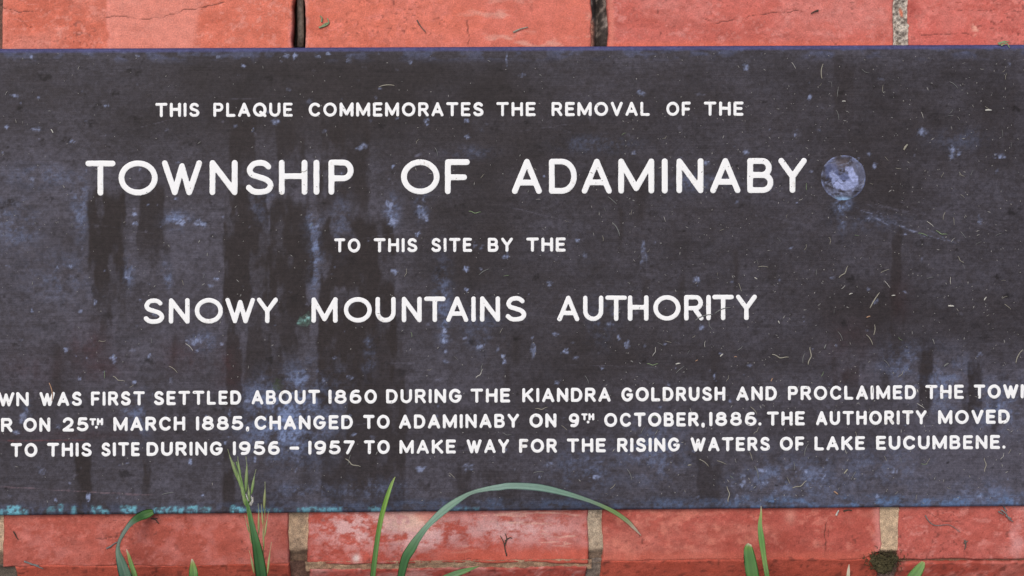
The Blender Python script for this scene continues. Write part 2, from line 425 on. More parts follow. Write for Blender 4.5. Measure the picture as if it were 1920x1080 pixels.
# the mass behind the joints
def box_local(x0, x1, y0, y1, z0, z1):
    v = [(x, y, z) for z in (z0, z1) for y in (y0, y1) for x in (x0, x1)]
    return v, [(0, 2, 3, 1), (4, 5, 7, 6), (0, 1, 5, 4), (2, 6, 7, 3), (0, 4, 6, 2), (1, 3, 7, 5)]
xl, xr = float(onface(-570, 540)[0]), float(onface(2250, 540)[0])
yt = float(onface(960, -100)[1])
pts = [np.array([0, yt, -0.022]), np.array([0, Y0, 0]) - FWD * 0.022 - UP * 0.0, np.array([0, Y0, 0]) - FWD * 0.022 - UP * (FRONT_H + 0.01),
       np.array([0, Y0, 0]) - FWD * 0.55 - UP * (FRONT_H + 0.01), np.array([0, yt, -0.022]) - FWD * 0.08]
pts[1] = np.array([0, Y0 + 0.012, -0.022])
V = [p * np.array([0, 1, 1]) + np.array([x, 0, 0]) - plinth_p for x in (xl, xr) for p in pts]
F = [(0, 1, 2, 3, 4), (9, 8, 7, 6, 5)] + [(q, q + 5, (q + 1) % 5 + 5, (q + 1) % 5) for q in range(5)]
link('rubble_core', mesh_from('rubble_core', V, F, M_CORE), plinth)

def joint(u0, u1, v0, v1, depth, rough, colf, seed, frame=None, step=2.0, label=None):
    frame = frame or (lambda u, v, z: onface(u, v) + np.stack([0 * z, 0 * z, z], -1))
    us = np.arange(u0, u1 + step, step); vv = np.arange(v0, v1 + step, step)
    u, v = np.meshgrid(us, vv)
    z = -depth(u, v) + (fbm(u, v, 9, 9, seed, 3) - 0.5) * rough
    V = frame(u, v, z).reshape(-1, 3) - plinth_p
    return link('mortar_joint', mesh_from('mortar_joint', V, grid_faces(*u.shape)[:, ::-1], M_MORTAR, colf(u, v).reshape(-1, 3), True), plinth, label)
cst = lambda d: (lambda u, v: 0 * u + d)
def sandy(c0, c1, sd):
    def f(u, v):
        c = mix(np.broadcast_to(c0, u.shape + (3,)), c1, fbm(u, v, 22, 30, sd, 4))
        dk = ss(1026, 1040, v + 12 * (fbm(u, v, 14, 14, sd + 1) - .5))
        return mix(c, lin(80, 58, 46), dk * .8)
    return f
TAN0, TAN1 = lin(148, 128, 108), lin(196, 170, 142)
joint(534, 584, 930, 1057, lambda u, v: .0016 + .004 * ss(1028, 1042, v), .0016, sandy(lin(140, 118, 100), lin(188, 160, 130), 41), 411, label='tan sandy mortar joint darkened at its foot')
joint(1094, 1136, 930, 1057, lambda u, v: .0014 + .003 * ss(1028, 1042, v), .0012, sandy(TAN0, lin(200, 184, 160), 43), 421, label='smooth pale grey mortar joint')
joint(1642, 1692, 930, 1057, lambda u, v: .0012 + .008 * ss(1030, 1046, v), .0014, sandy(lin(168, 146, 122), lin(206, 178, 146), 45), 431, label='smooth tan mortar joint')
joint(-14, 12, 930, 1057, cst(.002), .001, sandy(TAN0, TAN1, 47), 441)
fz = lambda u, v: 0 * u + .003
dirtc = lambda a, bb, sd: (lambda u, v: mix(np.broadcast_to(a, u.shape + (3,)), bb, fbm(u, v, 20, 20, sd, 4)))
joint(-14, 30, 1052, 1228, fz, .002, dirtc(lin(90, 82, 72), lin(120, 108, 96), 51), 451, front, 3)
joint(538, 584, 1052, 1228, fz, .002, dirtc(lin(84, 58, 48), lin(140, 104, 90), 53), 453, front, 3)
joint(1096, 1132, 1052, 1228, fz, .002, dirtc(lin(104, 90, 80), lin(150, 136, 124), 55), 455, front, 3)
joint(1650, 1692, 1052, 1228, fz, .002, dirtc(lin(110, 84, 76), lin(150, 124, 112), 57), 457, front, 3)
joint(572, 1108, 1050, 1074, lambda u, v: .001 + 0 * u, .002, dirtc(lin(150, 106, 84), lin(196, 168, 138), 59), 459, front, 2.5, 'thin bedding joint of pale mortar under the salty brick')
joint(1680, 2216, 1050, 1072, lambda u, v: .0025 + 0 * u, .002, dirtc(lin(130, 84, 66), lin(180, 150, 120), 61), 461, front, 2.5)
# upper joints: one empty, one crumbling, one of rough grey mortar
def crumb(u, v):
    c = mix(np.broadcast_to(lin(58, 50, 46), u.shape + (3,)), lin(132, 120, 112), ss(.45, .7, fbm(u, v, 10, 14, 63, 4)))
    return mix(c, lin(190, 130, 108), ss(1119, 1108, u + 7 * (fbm(u, v, 18, 18, 64) - .5)) * ss(30, 50, v))
joint(1100, 1144, -100, TB, lambda u, v: .0035 + .010 * np.exp(-((u - 1121 + 3 * ss(60, 20, v) * 0) / 5.0) ** 2) + .004 * ss(40, 10, v) - .0025 * ss(1116, 1106, u), .0035, crumb, 471, label='blackened crumbling mortar joint')
def grit(u, v):
    c = mix(np.broadcast_to(lin(104, 94, 86), u.shape + (3,)), lin(206, 194, 180), ss(.25, .75, fbm(u, v, 5, 5, 65, 3)))
    c = mix(c, lin(150, 130, 100), ss(.55, .7, fbm(u, v, 26, 26, 67, 3)) * .5)
    return mix(c, A(222, 126, 96), np.exp(-(((u - 1690 - (v - 22) * .25) / 3.2) ** 2 + ((v - 23) / 8) ** 2) ** 2))
joint(1664, 1712, -100, TB, cst(.0012), .0030, grit, 481, step=1.6, label='rough gritty grey mortar joint')
joint(-14, 10, -100, TB, cst(.004), .002, dirtc(lin(70, 50, 44), lin(120, 90, 80), 69), 491)

# ------------------------------------------------------------------ the plaque
PT = 0.006                                     # thickness
yA, yB = float(onface(960, 91.0, PT)[1]), float(onface(960, 954.0, PT)[1])
xA, xB = float(onface(-372, 520, PT)[0]), float(onface(2058, 520, PT)[0])
plaque_p = np.array([(xA + xB) / 2, (yA + yB) / 2, 0.0])
plaque = thing('memorial_plaque', plaque_p, 'long dark patinated bronze plaque with white engraved lettering fixed to red bricks', 'plaque')

def to_px(P):
    """face coordinates -> photograph pixels (to lay the stains out where the photograph shows them)"""
    d = P - cam_pos
    z = -(d @ back)
    return W / 2 + FPX * (d @ right) / z, H / 2 - FPX * (d @ upv) / z

PSTEP = 1.9 * MM
xs = np.arange(xA, xB, PSTEP); xs = np.append(xs, xB)
ys = np.arange(yB, yA, PSTEP); ys = np.append(ys, yA)
X, Y = np.meshgrid(xs, ys)
PU, PV = to_px(np.stack([X, Y, 0 * X + PT], -1))
rs = np.random.RandomState(3)

def stains(u, v):
    BROWN = np.array([0.0265, 0.0220, 0.0240]); HAZE = lin(76, 74, 84); BLUE = lin(108, 122, 156)
    c = np.broadcast_to(BROWN, u.shape + (3,)).copy()
    c *= (0.70 + 0.60 * fbm(u, v, 70, 46, 2, 6, .7))[..., None]
    # bluish bloom over the metal
    gr = ss(0.30, 0.62, fbm(u, v, 9, 7, 401, 3, .8)); gr2 = ss(0.34, 0.60, fbm(u, v, 5, 5, 402, 2, .8))
    h = 0.17 + 1.0 * (fbm(u, v, 190, 110, 21, 5) - 0.42)
    h += 0.34 * ss(800, 640, u) * ss(220, 330, v) * ss(760, 600, v)
    h += 0.22 * ss(660, 800, v) * ss(1000, 1300, u) + 0.16 * ss(640, 720, v)
    h += 0.22 * ss(140, 95, v) + 0.25 * ss(1660, 1760, u) * ss(640, 730, v)
    h -= 0.22 * ss(250, 180, v) * ss(250, 400, u) * ss(1100, 900, u)
    h *= 0.80 + 0.4 * fbm(u, v, 110, 7, 23, 3)
    h *= (0.40 + 1.2 * fbm(u, v, 30, 22, 25, 5, .75)) * (0.62 + 0.55 * gr)
    # runs of bare brown metal down from the letters
    dk = np.zeros_like(u)
    for x0, x1, y0, y1, s in [(166, 234, 366, 560, 1), (176, 212, 540, 660, .55), (262, 312, 355, 480, .8), (420, 500, 360, 600, .95), (500, 582, 380, 620, .95), (600, 690, 230, 400, .8),
                              (596, 740, 420, 740, 1), (650, 760, 640, 960, .7), (425, 455, 600, 760, .8), (458, 510, 600, 720, .7), (512, 556, 600, 690, .7), (600, 640, 610, 780, .8),
                              (420, 442, 840, 950, .9), (140, 170, 850, 950, 1), (262, 276, 860, 915, .9), (600, 680, 830, 955, .75), (690, 740, 760, 955, .7),
                              (430, 480, 230, 330, .8), (515, 570, 240, 330, .7), (1672, 1692, 430, 660, .6), (1722, 1742, 650, 760, .8), (1812, 1836, 680, 800, .8),
                              (1560, 1612, 690, 745, .6), (1560, 1600, 120, 230, .4), (1440, 1475, 500, 560, .3), (1262, 1300, 430, 470, .25), (1310, 1360, 860, 950, .5), (860, 980, 880, 960, .5), (1840, 1900, 180, 330, .3)]:
        e = 3.0
        wx = 16 * (fbm(u, v, 26, 44, int(x0 * 7 + y0), 5, .72) - 0.5)
        wy = 60 * (fbm(u, v, 16, 70, int(x0 * 3 + y0 + 5), 3) - 0.5)
        wx = wx + 16 * (fbm(u, v, 60, 120, int(x0 * 5 + y0), 3) - 0.5)
        m = ss(x0 - e, x0 + e, u + wx) * ss(x1 + e, x1 - e, u + wx) * ss(y0 - 22, y0 + 14, v + wy) * ss(y1 + 40, y1 - 40, v + wy)
        m = m * (0.25 + 0.75 * ss(0.32, 0.50, fbm(u, v, 22, 60, int(x0 + y0 * 3), 4)))
        dk = np.maximum(dk, m * s)
    for k in range(26):        # slender runs elsewhere
        x = rs.uniform(-350, 2040); y = rs.uniform(120, 840); L = rs.uniform(40, 150); w = rs.uniform(4, 12)
        wx = 9 * (fbm(u, v, 20, 34, 300 + k, 3) - 0.5)
        dk = np.maximum(dk, 0.5 * np.exp(-((u + wx - x) / w) ** 2) * ss(y - 10, y + 15, v) * ss(y + L, y + L - 40, v))
    h = np.clip(h * (1 - 0.92 * dk), 0, 1)
    c = mix(c, HAZE, h)
    c = mix(c, np.array([0.0225, 0.0172, 0.0172]), dk * 0.75)
    # powdery blue where water stands
    b = np.zeros_like(u)
    for x, y, rx, ry, s in [(540, 790, 70, 62, 1.0), (575, 730, 70, 40, .8), (500, 740, 45, 25, .6), (590, 470, 12, 70, .75), (586, 420, 16, 30, .7), (640, 420, 18, 60, .35), (330, 415, 24, 14, .8), (490, 385, 18, 30, .5),
                            (150, 385, 14, 50, .5), (240, 510, 10, 24, .7), (312, 515, 9, 22, .6), (690, 660, 12, 40, .9), (735, 395, 12, 22, .7), (790, 385, 10, 24, .6), (830, 560, 14, 60, .5), (835, 620, 9, 26, .8),
                            (1880, 760, 60, 40, .55), (1770, 720, 50, 50, .4), (1690, 680, 40, 30, .4), (1480, 900, 90, 40, .45), (1220, 850, 60, 50, .4), (1100, 880, 60, 40, .3), (1860, 930, 80, 25, .4), (1650, 880, 80, 40, .25),
                            (80, 330, 60, 20, .3), (30, 420, 40, 40, .35), (110, 520, 60, 40, .25), (1579, 384, 13, 14, 1.3), (1579, 402, 7, 26, .9), (1630, 415, 60, 16, .16), (1800, 260, 50, 18, .15), (1120, 270, 60, 14, .2), (880, 285, 40, 10, .2), (900, 620, 40, 40, .2),
                            (1300, 340, 60, 20, .25), (1130, 600, 24, 40, .2), (260, 780, 20, 40, .5), (55, 770, 10, 14, .6), (380, 640, 20, 16, .5), (700, 915, 60, 16, .5), (620, 920, 40, 14, .4), (560, 920, 50, 14, .4)]:
        b = np.maximum(b, s * np.exp(-(((u - x) / rx) ** 2 + ((v - y) / ry) ** 2)))
    b = b * ss(0.34, 0.62, fbm(u, v, 26, 22, 61, 6, .72)) * (0.35 + 0.75 * gr2) * (0.8 + 0.4 * fbm(u, v, 60, 5, 63, 2))
    b *= 1 - 0.8 * dk
    c = mix(c, BLUE, np.clip(b * 1.15, 0, 1))
    # rusty purple near the lower left
    r = np.zeros_like(u)
    for x, y, rx, ry, s in [(165, 650, 32, 40, .9), (190, 690, 45, 25, .7), (345, 670, 40, 30, .7), (428, 690, 22, 40, 1), (70, 690, 60, 40, .4), (120, 815, 160, 8, .5), (1590, 700, 30, 20, .5), (1590, 640, 50, 50, .3), (1690, 560, 20, 40, .3)]:
        r = np.maximum(r, s * np.exp(-(((u - x) / rx) ** 2 + ((v - y) / ry) ** 2)))
    c = mix(c, np.array([0.044, 0.021, 0.024]), r * 0.8 * (.3 + .7 * ss(.3, .65, fbm(u, v, 24, 34, 411, 5, .7))))
    flat_u, flat_v = u, v
    def spot(x, y, rx, ry, col, s, ang=0.0, soft=1.0):
        R = max(rx, ry) * 2.4 + 2
        iu = np.searchsorted(ug, [x - R, x + R]); iv = np.searchsorted(vg, [y - R, y + R])
        if iu[1] <= iu[0] or iv[1] <= iv[0]: return
        sl = (slice(nrow - iv[1], nrow - iv[0]), slice(iu[0], iu[1]))
        U_, V_ = u[sl] - x, v[sl] - y
        ca, sa = math.cos(ang), math.sin(ang)
        q = np.hypot((U_ * ca + V_ * sa) / rx, (-U_ * sa + V_ * ca) / ry) + (fbm(u[sl], v[sl], max(rx * .9, 4), max(ry * .9, 4), 77, 3, .75) - 0.5) * 2.4
        c[sl] = mix(c[sl], col, ss(1.0 + 0.15 * soft, 1.0 - 0.7 * soft, q) * s * (0.25 + 0.75 * gr2[sl]))
    nrow = u.shape[0]
    ug = u[nrow // 2]; vg = v[::-1, u.shape[1] // 2]
    DARK = np.array([0.0115, 0.0095, 0.0105])
    for k in range(330):
        x = rs.uniform(-360, 2050); y = rs.uniform(100, 950); rr = rs.uniform(2.5, 8.5)
        spot(x, y, rr * rs.uniform(.9, 1.8), rr * rs.uniform(.6, 1.1), DARK, rs.uniform(.2, .75))
    for k in range(900):
        rr = rs.uniform(1.2, 3.2); spot(rs.uniform(-360, 2050), rs.uniform(100, 950), rr * rs.uniform(.8, 1.6), rr, DARK, rs.uniform(.3, .9))
    for x, y, rr in [(353, 269, 8), (505, 147, 9), (160, 128, 7), (214, 176, 9), (180, 200, 10), (38, 202, 9), (122, 260, 12), (8, 302, 7), (255, 226, 13), (250, 132, 12), (85, 145, 14), (170, 232, 10), (10, 383, 12), (93, 370, 9), (380, 420, 9), (402, 445, 8),
                     (1615, 240, 11), (1752, 217, 9), (1750, 162, 8), (1905, 205, 9), (1725, 455, 10), (1598, 525, 11), (1580, 605, 10), (1872, 518, 9), (1890, 555, 8), (1900, 400, 12), (1210, 672, 10), (1140, 672, 6), (885, 640, 8), (970, 633, 10), (715, 238, 11), (1005, 520, 9), (505, 676, 8), (520, 715, 9)]:
        spot(x, y, rr * 1.15, rr * .8, DARK, .8)
    # small pale blue specks of verdigris
    PB = lin(138, 150, 184)
    for k in range(760):
        x = rs.uniform(-360, 2050); y = rs.uniform(98, 950)
        if rs.rand() > 0.35 + 0.65 * (0.5 * (y > 600) + 0.4 * (x < 800) + .3 * (x > 1250)): continue
        rr = rs.uniform(1.2, 3.6) * (1.6 if rs.rand() < .12 else 1)
        spot(x, y, rr * rs.uniform(.8, 1.7), rr * rs.uniform(.7, 1.3), mix(HAZE * 1.3, PB, np.array(rs.rand() ** 1.6)), rs.uniform(.25, .8), rs.uniform(-.5, .5))
    for x, y, rx, ry, s in [(60, 106, 4, 3, .9), (456, 124, 4, 3, .8), (258, 105, 4, 2, .9), (553, 104, 5, 6, .9), (597, 106, 6, 3, 1), (536, 105, 7, 3, .6), (615, 100, 4, 3, .7), (135, 266, 5, 4, .8), (200, 198, 6, 3, .6), (30, 180, 9, 2.5, .6), (12, 238, 4, 3, .8), (70, 243, 10, 4, .5), (515, 227, 9, 7, .8), (340, 417, 7, 5, .9), (252, 401, 5, 4, .9), (254, 419, 5, 4, .9),
                            (375, 418, 12, 8, .7), (405, 523, 7, 3, .8), (396, 535, 5, 3, .6), (178, 568, 4, 6, .9), (60, 582, 4, 4, .8), (110, 502, 4, 4, .7), (132, 500, 3, 4, .8), (365, 641, 14, 8, .5), (124, 656, 4, 6, .8), (213, 672, 5, 8, .8), (280, 667, 4, 4, .9), (148, 711, 3, 4, .8), (252, 717, 4, 4, .8), (238, 512, 5, 9, .8),
                            (732, 384, 9, 9, .7), (735, 417, 9, 9, .7), (794, 404, 7, 6, .7), (800, 410, 5, 6, .7), (793, 375, 3, 5, .7), (783, 439, 4, 5, .9), (739, 508, 6, 6, .7), (874, 504, 5, 5, .9), (874, 544, 4, 4, .9), (948, 481, 5, 6, .8), (890, 461, 5, 4, .8), (901, 466, 5, 4, .8), (833, 620, 6, 5, .8), (833, 640, 4, 6, .8), (902, 650, 6, 6, .8), (933, 655, 3, 6, .8, ), (944, 668, 5, 4, .9), (946, 678, 4, 4, .8),
                            (1033, 531, 6, 6, .6), (1000, 655, 6, 12, .4), (1040, 627, 9, 4, .6), (1058, 659, 8, 5, .7), (1144, 608, 5, 4, .7), (1160, 633, 4, 5, .7), (1176, 646, 4, 6, .8), (1096, 480, 4, 6, .6), (1206, 478, 8, 24, .4), (1308, 525, 7, 9, .9), (1045, 717, 5, 4, .7), (1315, 614, 5, 5, .7), (1340, 705, 4, 6, .8), (1640, 310, 5, 5, .7), (1785, 285, 9, 9, .6), (1798, 290, 5, 5, .6), (1728, 248, 9, 8, .6), (1873, 293, 10, 4, .7), (1837, 413, 4, 7, .7), (1518, 182, 4, 5, .7), (1398, 125, 5, 6, .6), (1492, 253, 3, 3, .8), (1324, 305, 5, 6, .7), (1400, 285, 6, 5, .6), (950, 112, 3, 12, .6), (875, 225, 4, 4, .7), (800, 226, 6, 7, .8), (877, 256, 4, 5, .7), (677, 274, 9, 7, .6), (770, 117, 4, 4, .6), (655, 112, 6, 7, .5),
                            (880, 876, 12, 7, .5), (790, 880, 10, 6, .6), (1120, 895, 10, 4, .8), (1030, 870, 10, 5, .5), (1430, 884, 9, 5, .8), (1434, 905, 8, 4, .7), (1395, 900, 7, 12, .6), (1545, 893, 4, 4, .7), (1512, 885, 4, 5, .7), (1675, 883, 6, 6, .6), (1645, 930, 4, 4, .7), (166, 930, 4, 9, .9), (356, 866, 4, 6, .9), (380, 928, 4, 3, .9), (430, 775, 3, 6, .5), (555, 880, 4, 4, .7), (220, 933, 4, 4, .6), (478, 860, 3, 6, .7), (30, 810, 6, 4, .7), (43, 790, 6, 5, .6), (108, 800, 6, 4, .6), (44, 778, 8, 8, .5), (1838, 930, 6, 6, .5)]:
        spot(x, y, rx, ry, PB, s * .9)
    # flake of green corrosion by the M
    spot(570, 601, 15, 9, lin(70, 92, 84), 1.0, -.35); spot(566, 602, 8, 4, lin(120, 165, 160), .7, -.4); spot(578, 596, 5, 3, lin(150, 195, 195), .8); spot(574, 606, 3, 2, DARK, .9)
    spot(522, 722, 9, 13, lin(58, 66, 52), .9)
    # verdigris along the lower edge
    eb = (Y - yB) / MM
    turq = np.zeros_like(u)
    for x0, x1, hh, st in [(-200, -120, 10, .8), (-60, 22, 7, .9), (14, 38, 15, 1), (36, 52, 6, .9), (88, 104, 12, .45), (110, 118, 16, .8), (134, 142, 14, .7), (172, 190, 13, .9), (184, 202, 6, 1), (170, 204, 4, 1), (226, 256, 11, .9), (288, 318, 8, 1), (314, 346, 10, 1),
                           (350, 372, 11, .9), (372, 396, 8, .7), (432, 464, 9, 1), (480, 530, 4, .5), (556, 642, 6, .85), (690, 722, 5, .6), (840, 900, 3, .4)]:
        wob = 5 * (fbm(u, v, 9, 9, 92, 3) - .5)
        turq = np.maximum(turq, st * ss(x0 - 3, x0 + 4, u + wob) * ss(x1 + 3, x1 - 4, u + wob) * ss(hh + 2.5, hh - 2.5, eb + 9 * (fbm(u, v, 12, 9, 93, 4, .7) - .5)))
    c = mix(c, lin(104, 168, 184), turq * (.15 + .85 * gr2) * (.45 + .75 * fbm(u, v, 34, 14, 97, 3, .7)))
    blu = ss(0.42, 0.62, fbm(u, v, 26, 12, 93, 4)) * (.25 + .75 * gr2) * ss(24, 6, eb + 14 * (fbm(u, v, 22, 30, 94, 3) - .5)) * (.35 + .65 * ss(1330, 1440, u))
    c = mix(c, lin(86, 110, 146), blu * .75 * ss(520, 700, u))
    c = mix(c, lin(70, 92, 128), ss(26, 3, eb) * .4 * fbm(u, v, 40, 20, 96) * gr)
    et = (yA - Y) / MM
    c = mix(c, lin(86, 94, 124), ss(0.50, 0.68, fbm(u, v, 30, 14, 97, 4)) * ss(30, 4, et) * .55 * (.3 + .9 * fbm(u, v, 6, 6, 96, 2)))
    c = mix(c, lin(74, 76, 120), ss(6, 2, et) * .7)  # violet rim: sky sheen along the upper edge, painted into the colour
    # hairline scratches
    for k in range(46):
        x = rs.uniform(-300, 2000) if k < 24 else rs.uniform(1450, 1850); y = rs.uniform(110, 930) if k < 24 else rs.uniform(380, 470)
        L = rs.uniform(20, 110); an = rs.uniform(-.25, .25) if k < 24 else rs.uniform(.15, .6)
        spot(x, y, L, rs.uniform(.8, 1.3), HAZE * 1.3, rs.uniform(.2, .5), an)
    for q in range(9):
        spot(1640 + q * 14 + rs.uniform(-20, 20), 405 + q * 5 + rs.uniform(-9, 9), rs.uniform(14, 46), rs.uniform(.8, 1.5), lin(112, 118, 142), rs.uniform(.4, .8), rs.uniform(.25, .6))
    spot(130, 920, 150, 1.6, lin(120, 100, 108), .55, .055); spot(60, 826, 90, 1.8, lin(110, 62, 66), .5, .0)
    return c
PCOL = stains(PU, PV)

BEV = 0.0016
ex = np.minimum(X - xA, xB - X); ey = np.minimum(Y - yB, yA - Y)
Z = np.full_like(X, PT)
Z += (fbm(X / MM, Y / MM, 260, 160, 88, 3) - 0.5) * 0.0005
ny, nx = X.shape
P = np.stack([X, Y, Z], -1).reshape(-1, 3)
F = [tuple(f) for f in grid_faces(ny, nx)]
ring = list(range(nx)) + [j * nx + nx - 1 for j in range(1, ny)] + [(ny - 1) * nx + i for i in range(nx - 2, -1, -1)] + [j * nx for j in range(ny - 2, 0, -1)]
r0 = P[ring]; cx = (xA + xB) / 2; cy = (yA + yB) / 2
out = np.stack([np.where(r0[:, 0] <= xA + 1e-9, -1, np.where(r0[:, 0] >= xB - 1e-9, 1, 0)), np.where(r0[:, 1] <= yB + 1e-9, -1, np.where(r0[:, 1] >= yA - 1e-9, 1, 0)), 0 * r0[:, 0]], -1)
r1 = r0 + out * BEV; r1[:, 2] = PT - BEV * 0.9
r2 = r1.copy(); r2[:, 2] = 0.0014
off = len(P); m = len(ring)
P2 = np.concatenate([P, r1, r2]); C2 = PCOL.reshape(-1, 3)
top_sheen = lin(66, 63, 98)  # sky reflection on the upper bevel, painted as its colour
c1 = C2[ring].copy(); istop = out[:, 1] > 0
c1[istop] = c1[istop] * .35 + top_sheen * .65
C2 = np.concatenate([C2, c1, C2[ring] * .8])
for q in range(m):
    w = (q + 1) % m
    F.append((ring[q], off + q, off + w, ring[w])); F.append((off + q, off + m + q, off + m + w, off + w))
F.append(tuple(off + m + q for q in range(m - 1, -1, -1)))
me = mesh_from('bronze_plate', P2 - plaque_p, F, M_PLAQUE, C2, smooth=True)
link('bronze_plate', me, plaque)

# ------------------------------------------------------------------ lettering: round-ended single strokes, as an engraving cutter leaves
def arc(cx, cy, rx, ry, a0, a1, n=18):
    return [(cx + rx * math.cos(math.radians(a0 + (a1 - a0) * k / n)), cy + ry * math.sin(math.radians(a0 + (a1 - a0) * k / n))) for k in range(n + 1)]
def spl(p, n=6):
    o = []
    for i in range(len(p) - 1):
        a, b_, c_, d = p[max(i - 1, 0)], p[i], p[i + 1], p[min(i + 2, len(p) - 1)]
        for k in range(n):
            t = k / n
            o.append(tuple(0.5 * (2 * b_[j] + (c_[j] - a[j]) * t + (2 * a[j] - 5 * b_[j] + 4 * c_[j] - d[j]) * t * t + (3 * b_[j] - a[j] - 3 * c_[j] + d[j]) * t ** 3) for j in (0, 1)))
    return o + [p[-1]]
SP = [(.90, .87), (.74, .965), (.52, 1), (.24, .95), (.07, .77), (.17, .60), (.50, .51), (.84, .41), (1.0, .24), (.86, .06), (.52, 0), (.22, .03), (.03, .15)]
G = {
 'A': (.86, [[(0, 0), (.5, 1), (1, 0)], [(.15, .29), (.85, .29)]]),
 'B': (.74, [[(0, 0), (0, 1), (.55, 1)] + arc(.58, .76, .34, .24, 90, -90) + [(0, .52)], [(.55, .52)] + arc(.62, .26, .38, .26, 90, -90) + [(0, 0)]]),
 'C': (.84, [arc(.545, .5, .545, .5, 42, 318, 28)]),
 'D': (.80, [[(0, 0), (0, 1), (.4, 1)] + arc(.45, .5, .55, .5, 90, -90) + [(0, 0)]]),
 'E': (.68, [[(1, 1), (0, 1), (0, 0), (1, 0)], [(0, .52), (.86, .52)]]),
 'F': (.67, [[(1, 1), (0, 1), (0, 0)], [(0, .48), (.86, .48)]]),
 'G': (.88, [arc(.5, .5, .5, .5, 42, 352, 30) + [(1, .46), (.58, .46)]]),
 'H': (.80, [[(0, 0), (0, 1)], [(1, 0), (1, 1)], [(0, .54), (1, .54)]]),
 'I': (0, [[(0, 0), (0, 1)]]),
 'K': (.80, [[(0, 0), (0, 1)], [(.95, 1), (0, .36)], [(.33, .58), (1, 0)]]),
 'L': (.66, [[(0, 1), (0, 0), (1, 0)]]),
 'M': (1.0, [[(0, 0), (0, 1), (.5, .08), (1, 1), (1, 0)]]),
 'N': (.80, [[(0, 0), (0, 1), (1, 0), (1, 1)]]),
 'O': (.97, [arc(.5, .5, .5, .5, 0, 360, 40)]),
 'P': (.72, [[(0, 0), (0, 1), (.55, 1)] + arc(.62, .73, .38, .27, 90, -90) + [(0, .46)]]),
 'Q': (.97, [arc(.5, .5, .5, .5, 0, 360, 40), [(.58, .28), (.98, -.03)]]),
 'R': (.76, [[(0, 0), (0, 1), (.55, 1)] + arc(.62, .74, .34, .26, 90, -90) + [(0, .48)], [(.52, .48), (1, 0)]]),
 'S': (.74, [spl(SP)]),
 'T': (.86, [[(0, 1), (1, 1)], [(.5, 1), (.5, 0)]]),
 'U': (.80, [[(0, 1), (0, .38)] + arc(.5, .38, .5, .38, 180, 360) + [(1, 1)]]),
 'V': (.84, [[(0, 1), (.5, 0), (1, 1)]]),
 'W': (1.12, [[(0, 1), (.29, 0), (.5, .9), (.71, 0), (1, 1)]]),
 'Y': (.82, [[(0, 1), (.5, .46), (1, 1)], [(.5, .46), (.5, 0)]]),
 '0': (.80, [arc(.5, .5, .5, .5, 0, 360, 40)]),
 '1': (0, [[(0, 0), (0, 1)]]),
 '2': (.76, [arc(.48, .72, .46, .28, 165, -25, 20) + [(.8, .45), (0, 0), (1, 0)]]),
 '5': (.76, [[(.88, 1), (.18, 1), (.08, .53), (.3, .60)] + arc(.46, .31, .54, .31, 95, -150, 22)]),
 '6': (.76, [[(.80, .98), (.5, .99)] + spl([(.5, .99), (.2, .88), (.03, .6), (0, .3)]) + arc(.5, .30, .5, .30, 180, 540, 34)]),
 '7': (.72, [[(0, 1), (1, 1), (.3, 0)]]),
 '8': (.78, [arc(.5, .77, .40, .23, 0, 360, 30), arc(.5, .27, .5, .27, 0, 360, 34)]),
 '9': (.76, [arc(.5, .70, .5, .30, 0, 360, 34) + spl([(1, .70), (.97, .4), (.8, .12), (.5, .01)]) + [(.22, .02)]]),
 '-': (.55, [[(0, .47), (1, .47)]]),
 '.': (0, [[(0, .02), (0, .025)]]),
 ',': (0, [[(.0, .04), (-.0, -.12)]]),
}
LET_Z = 0.00022
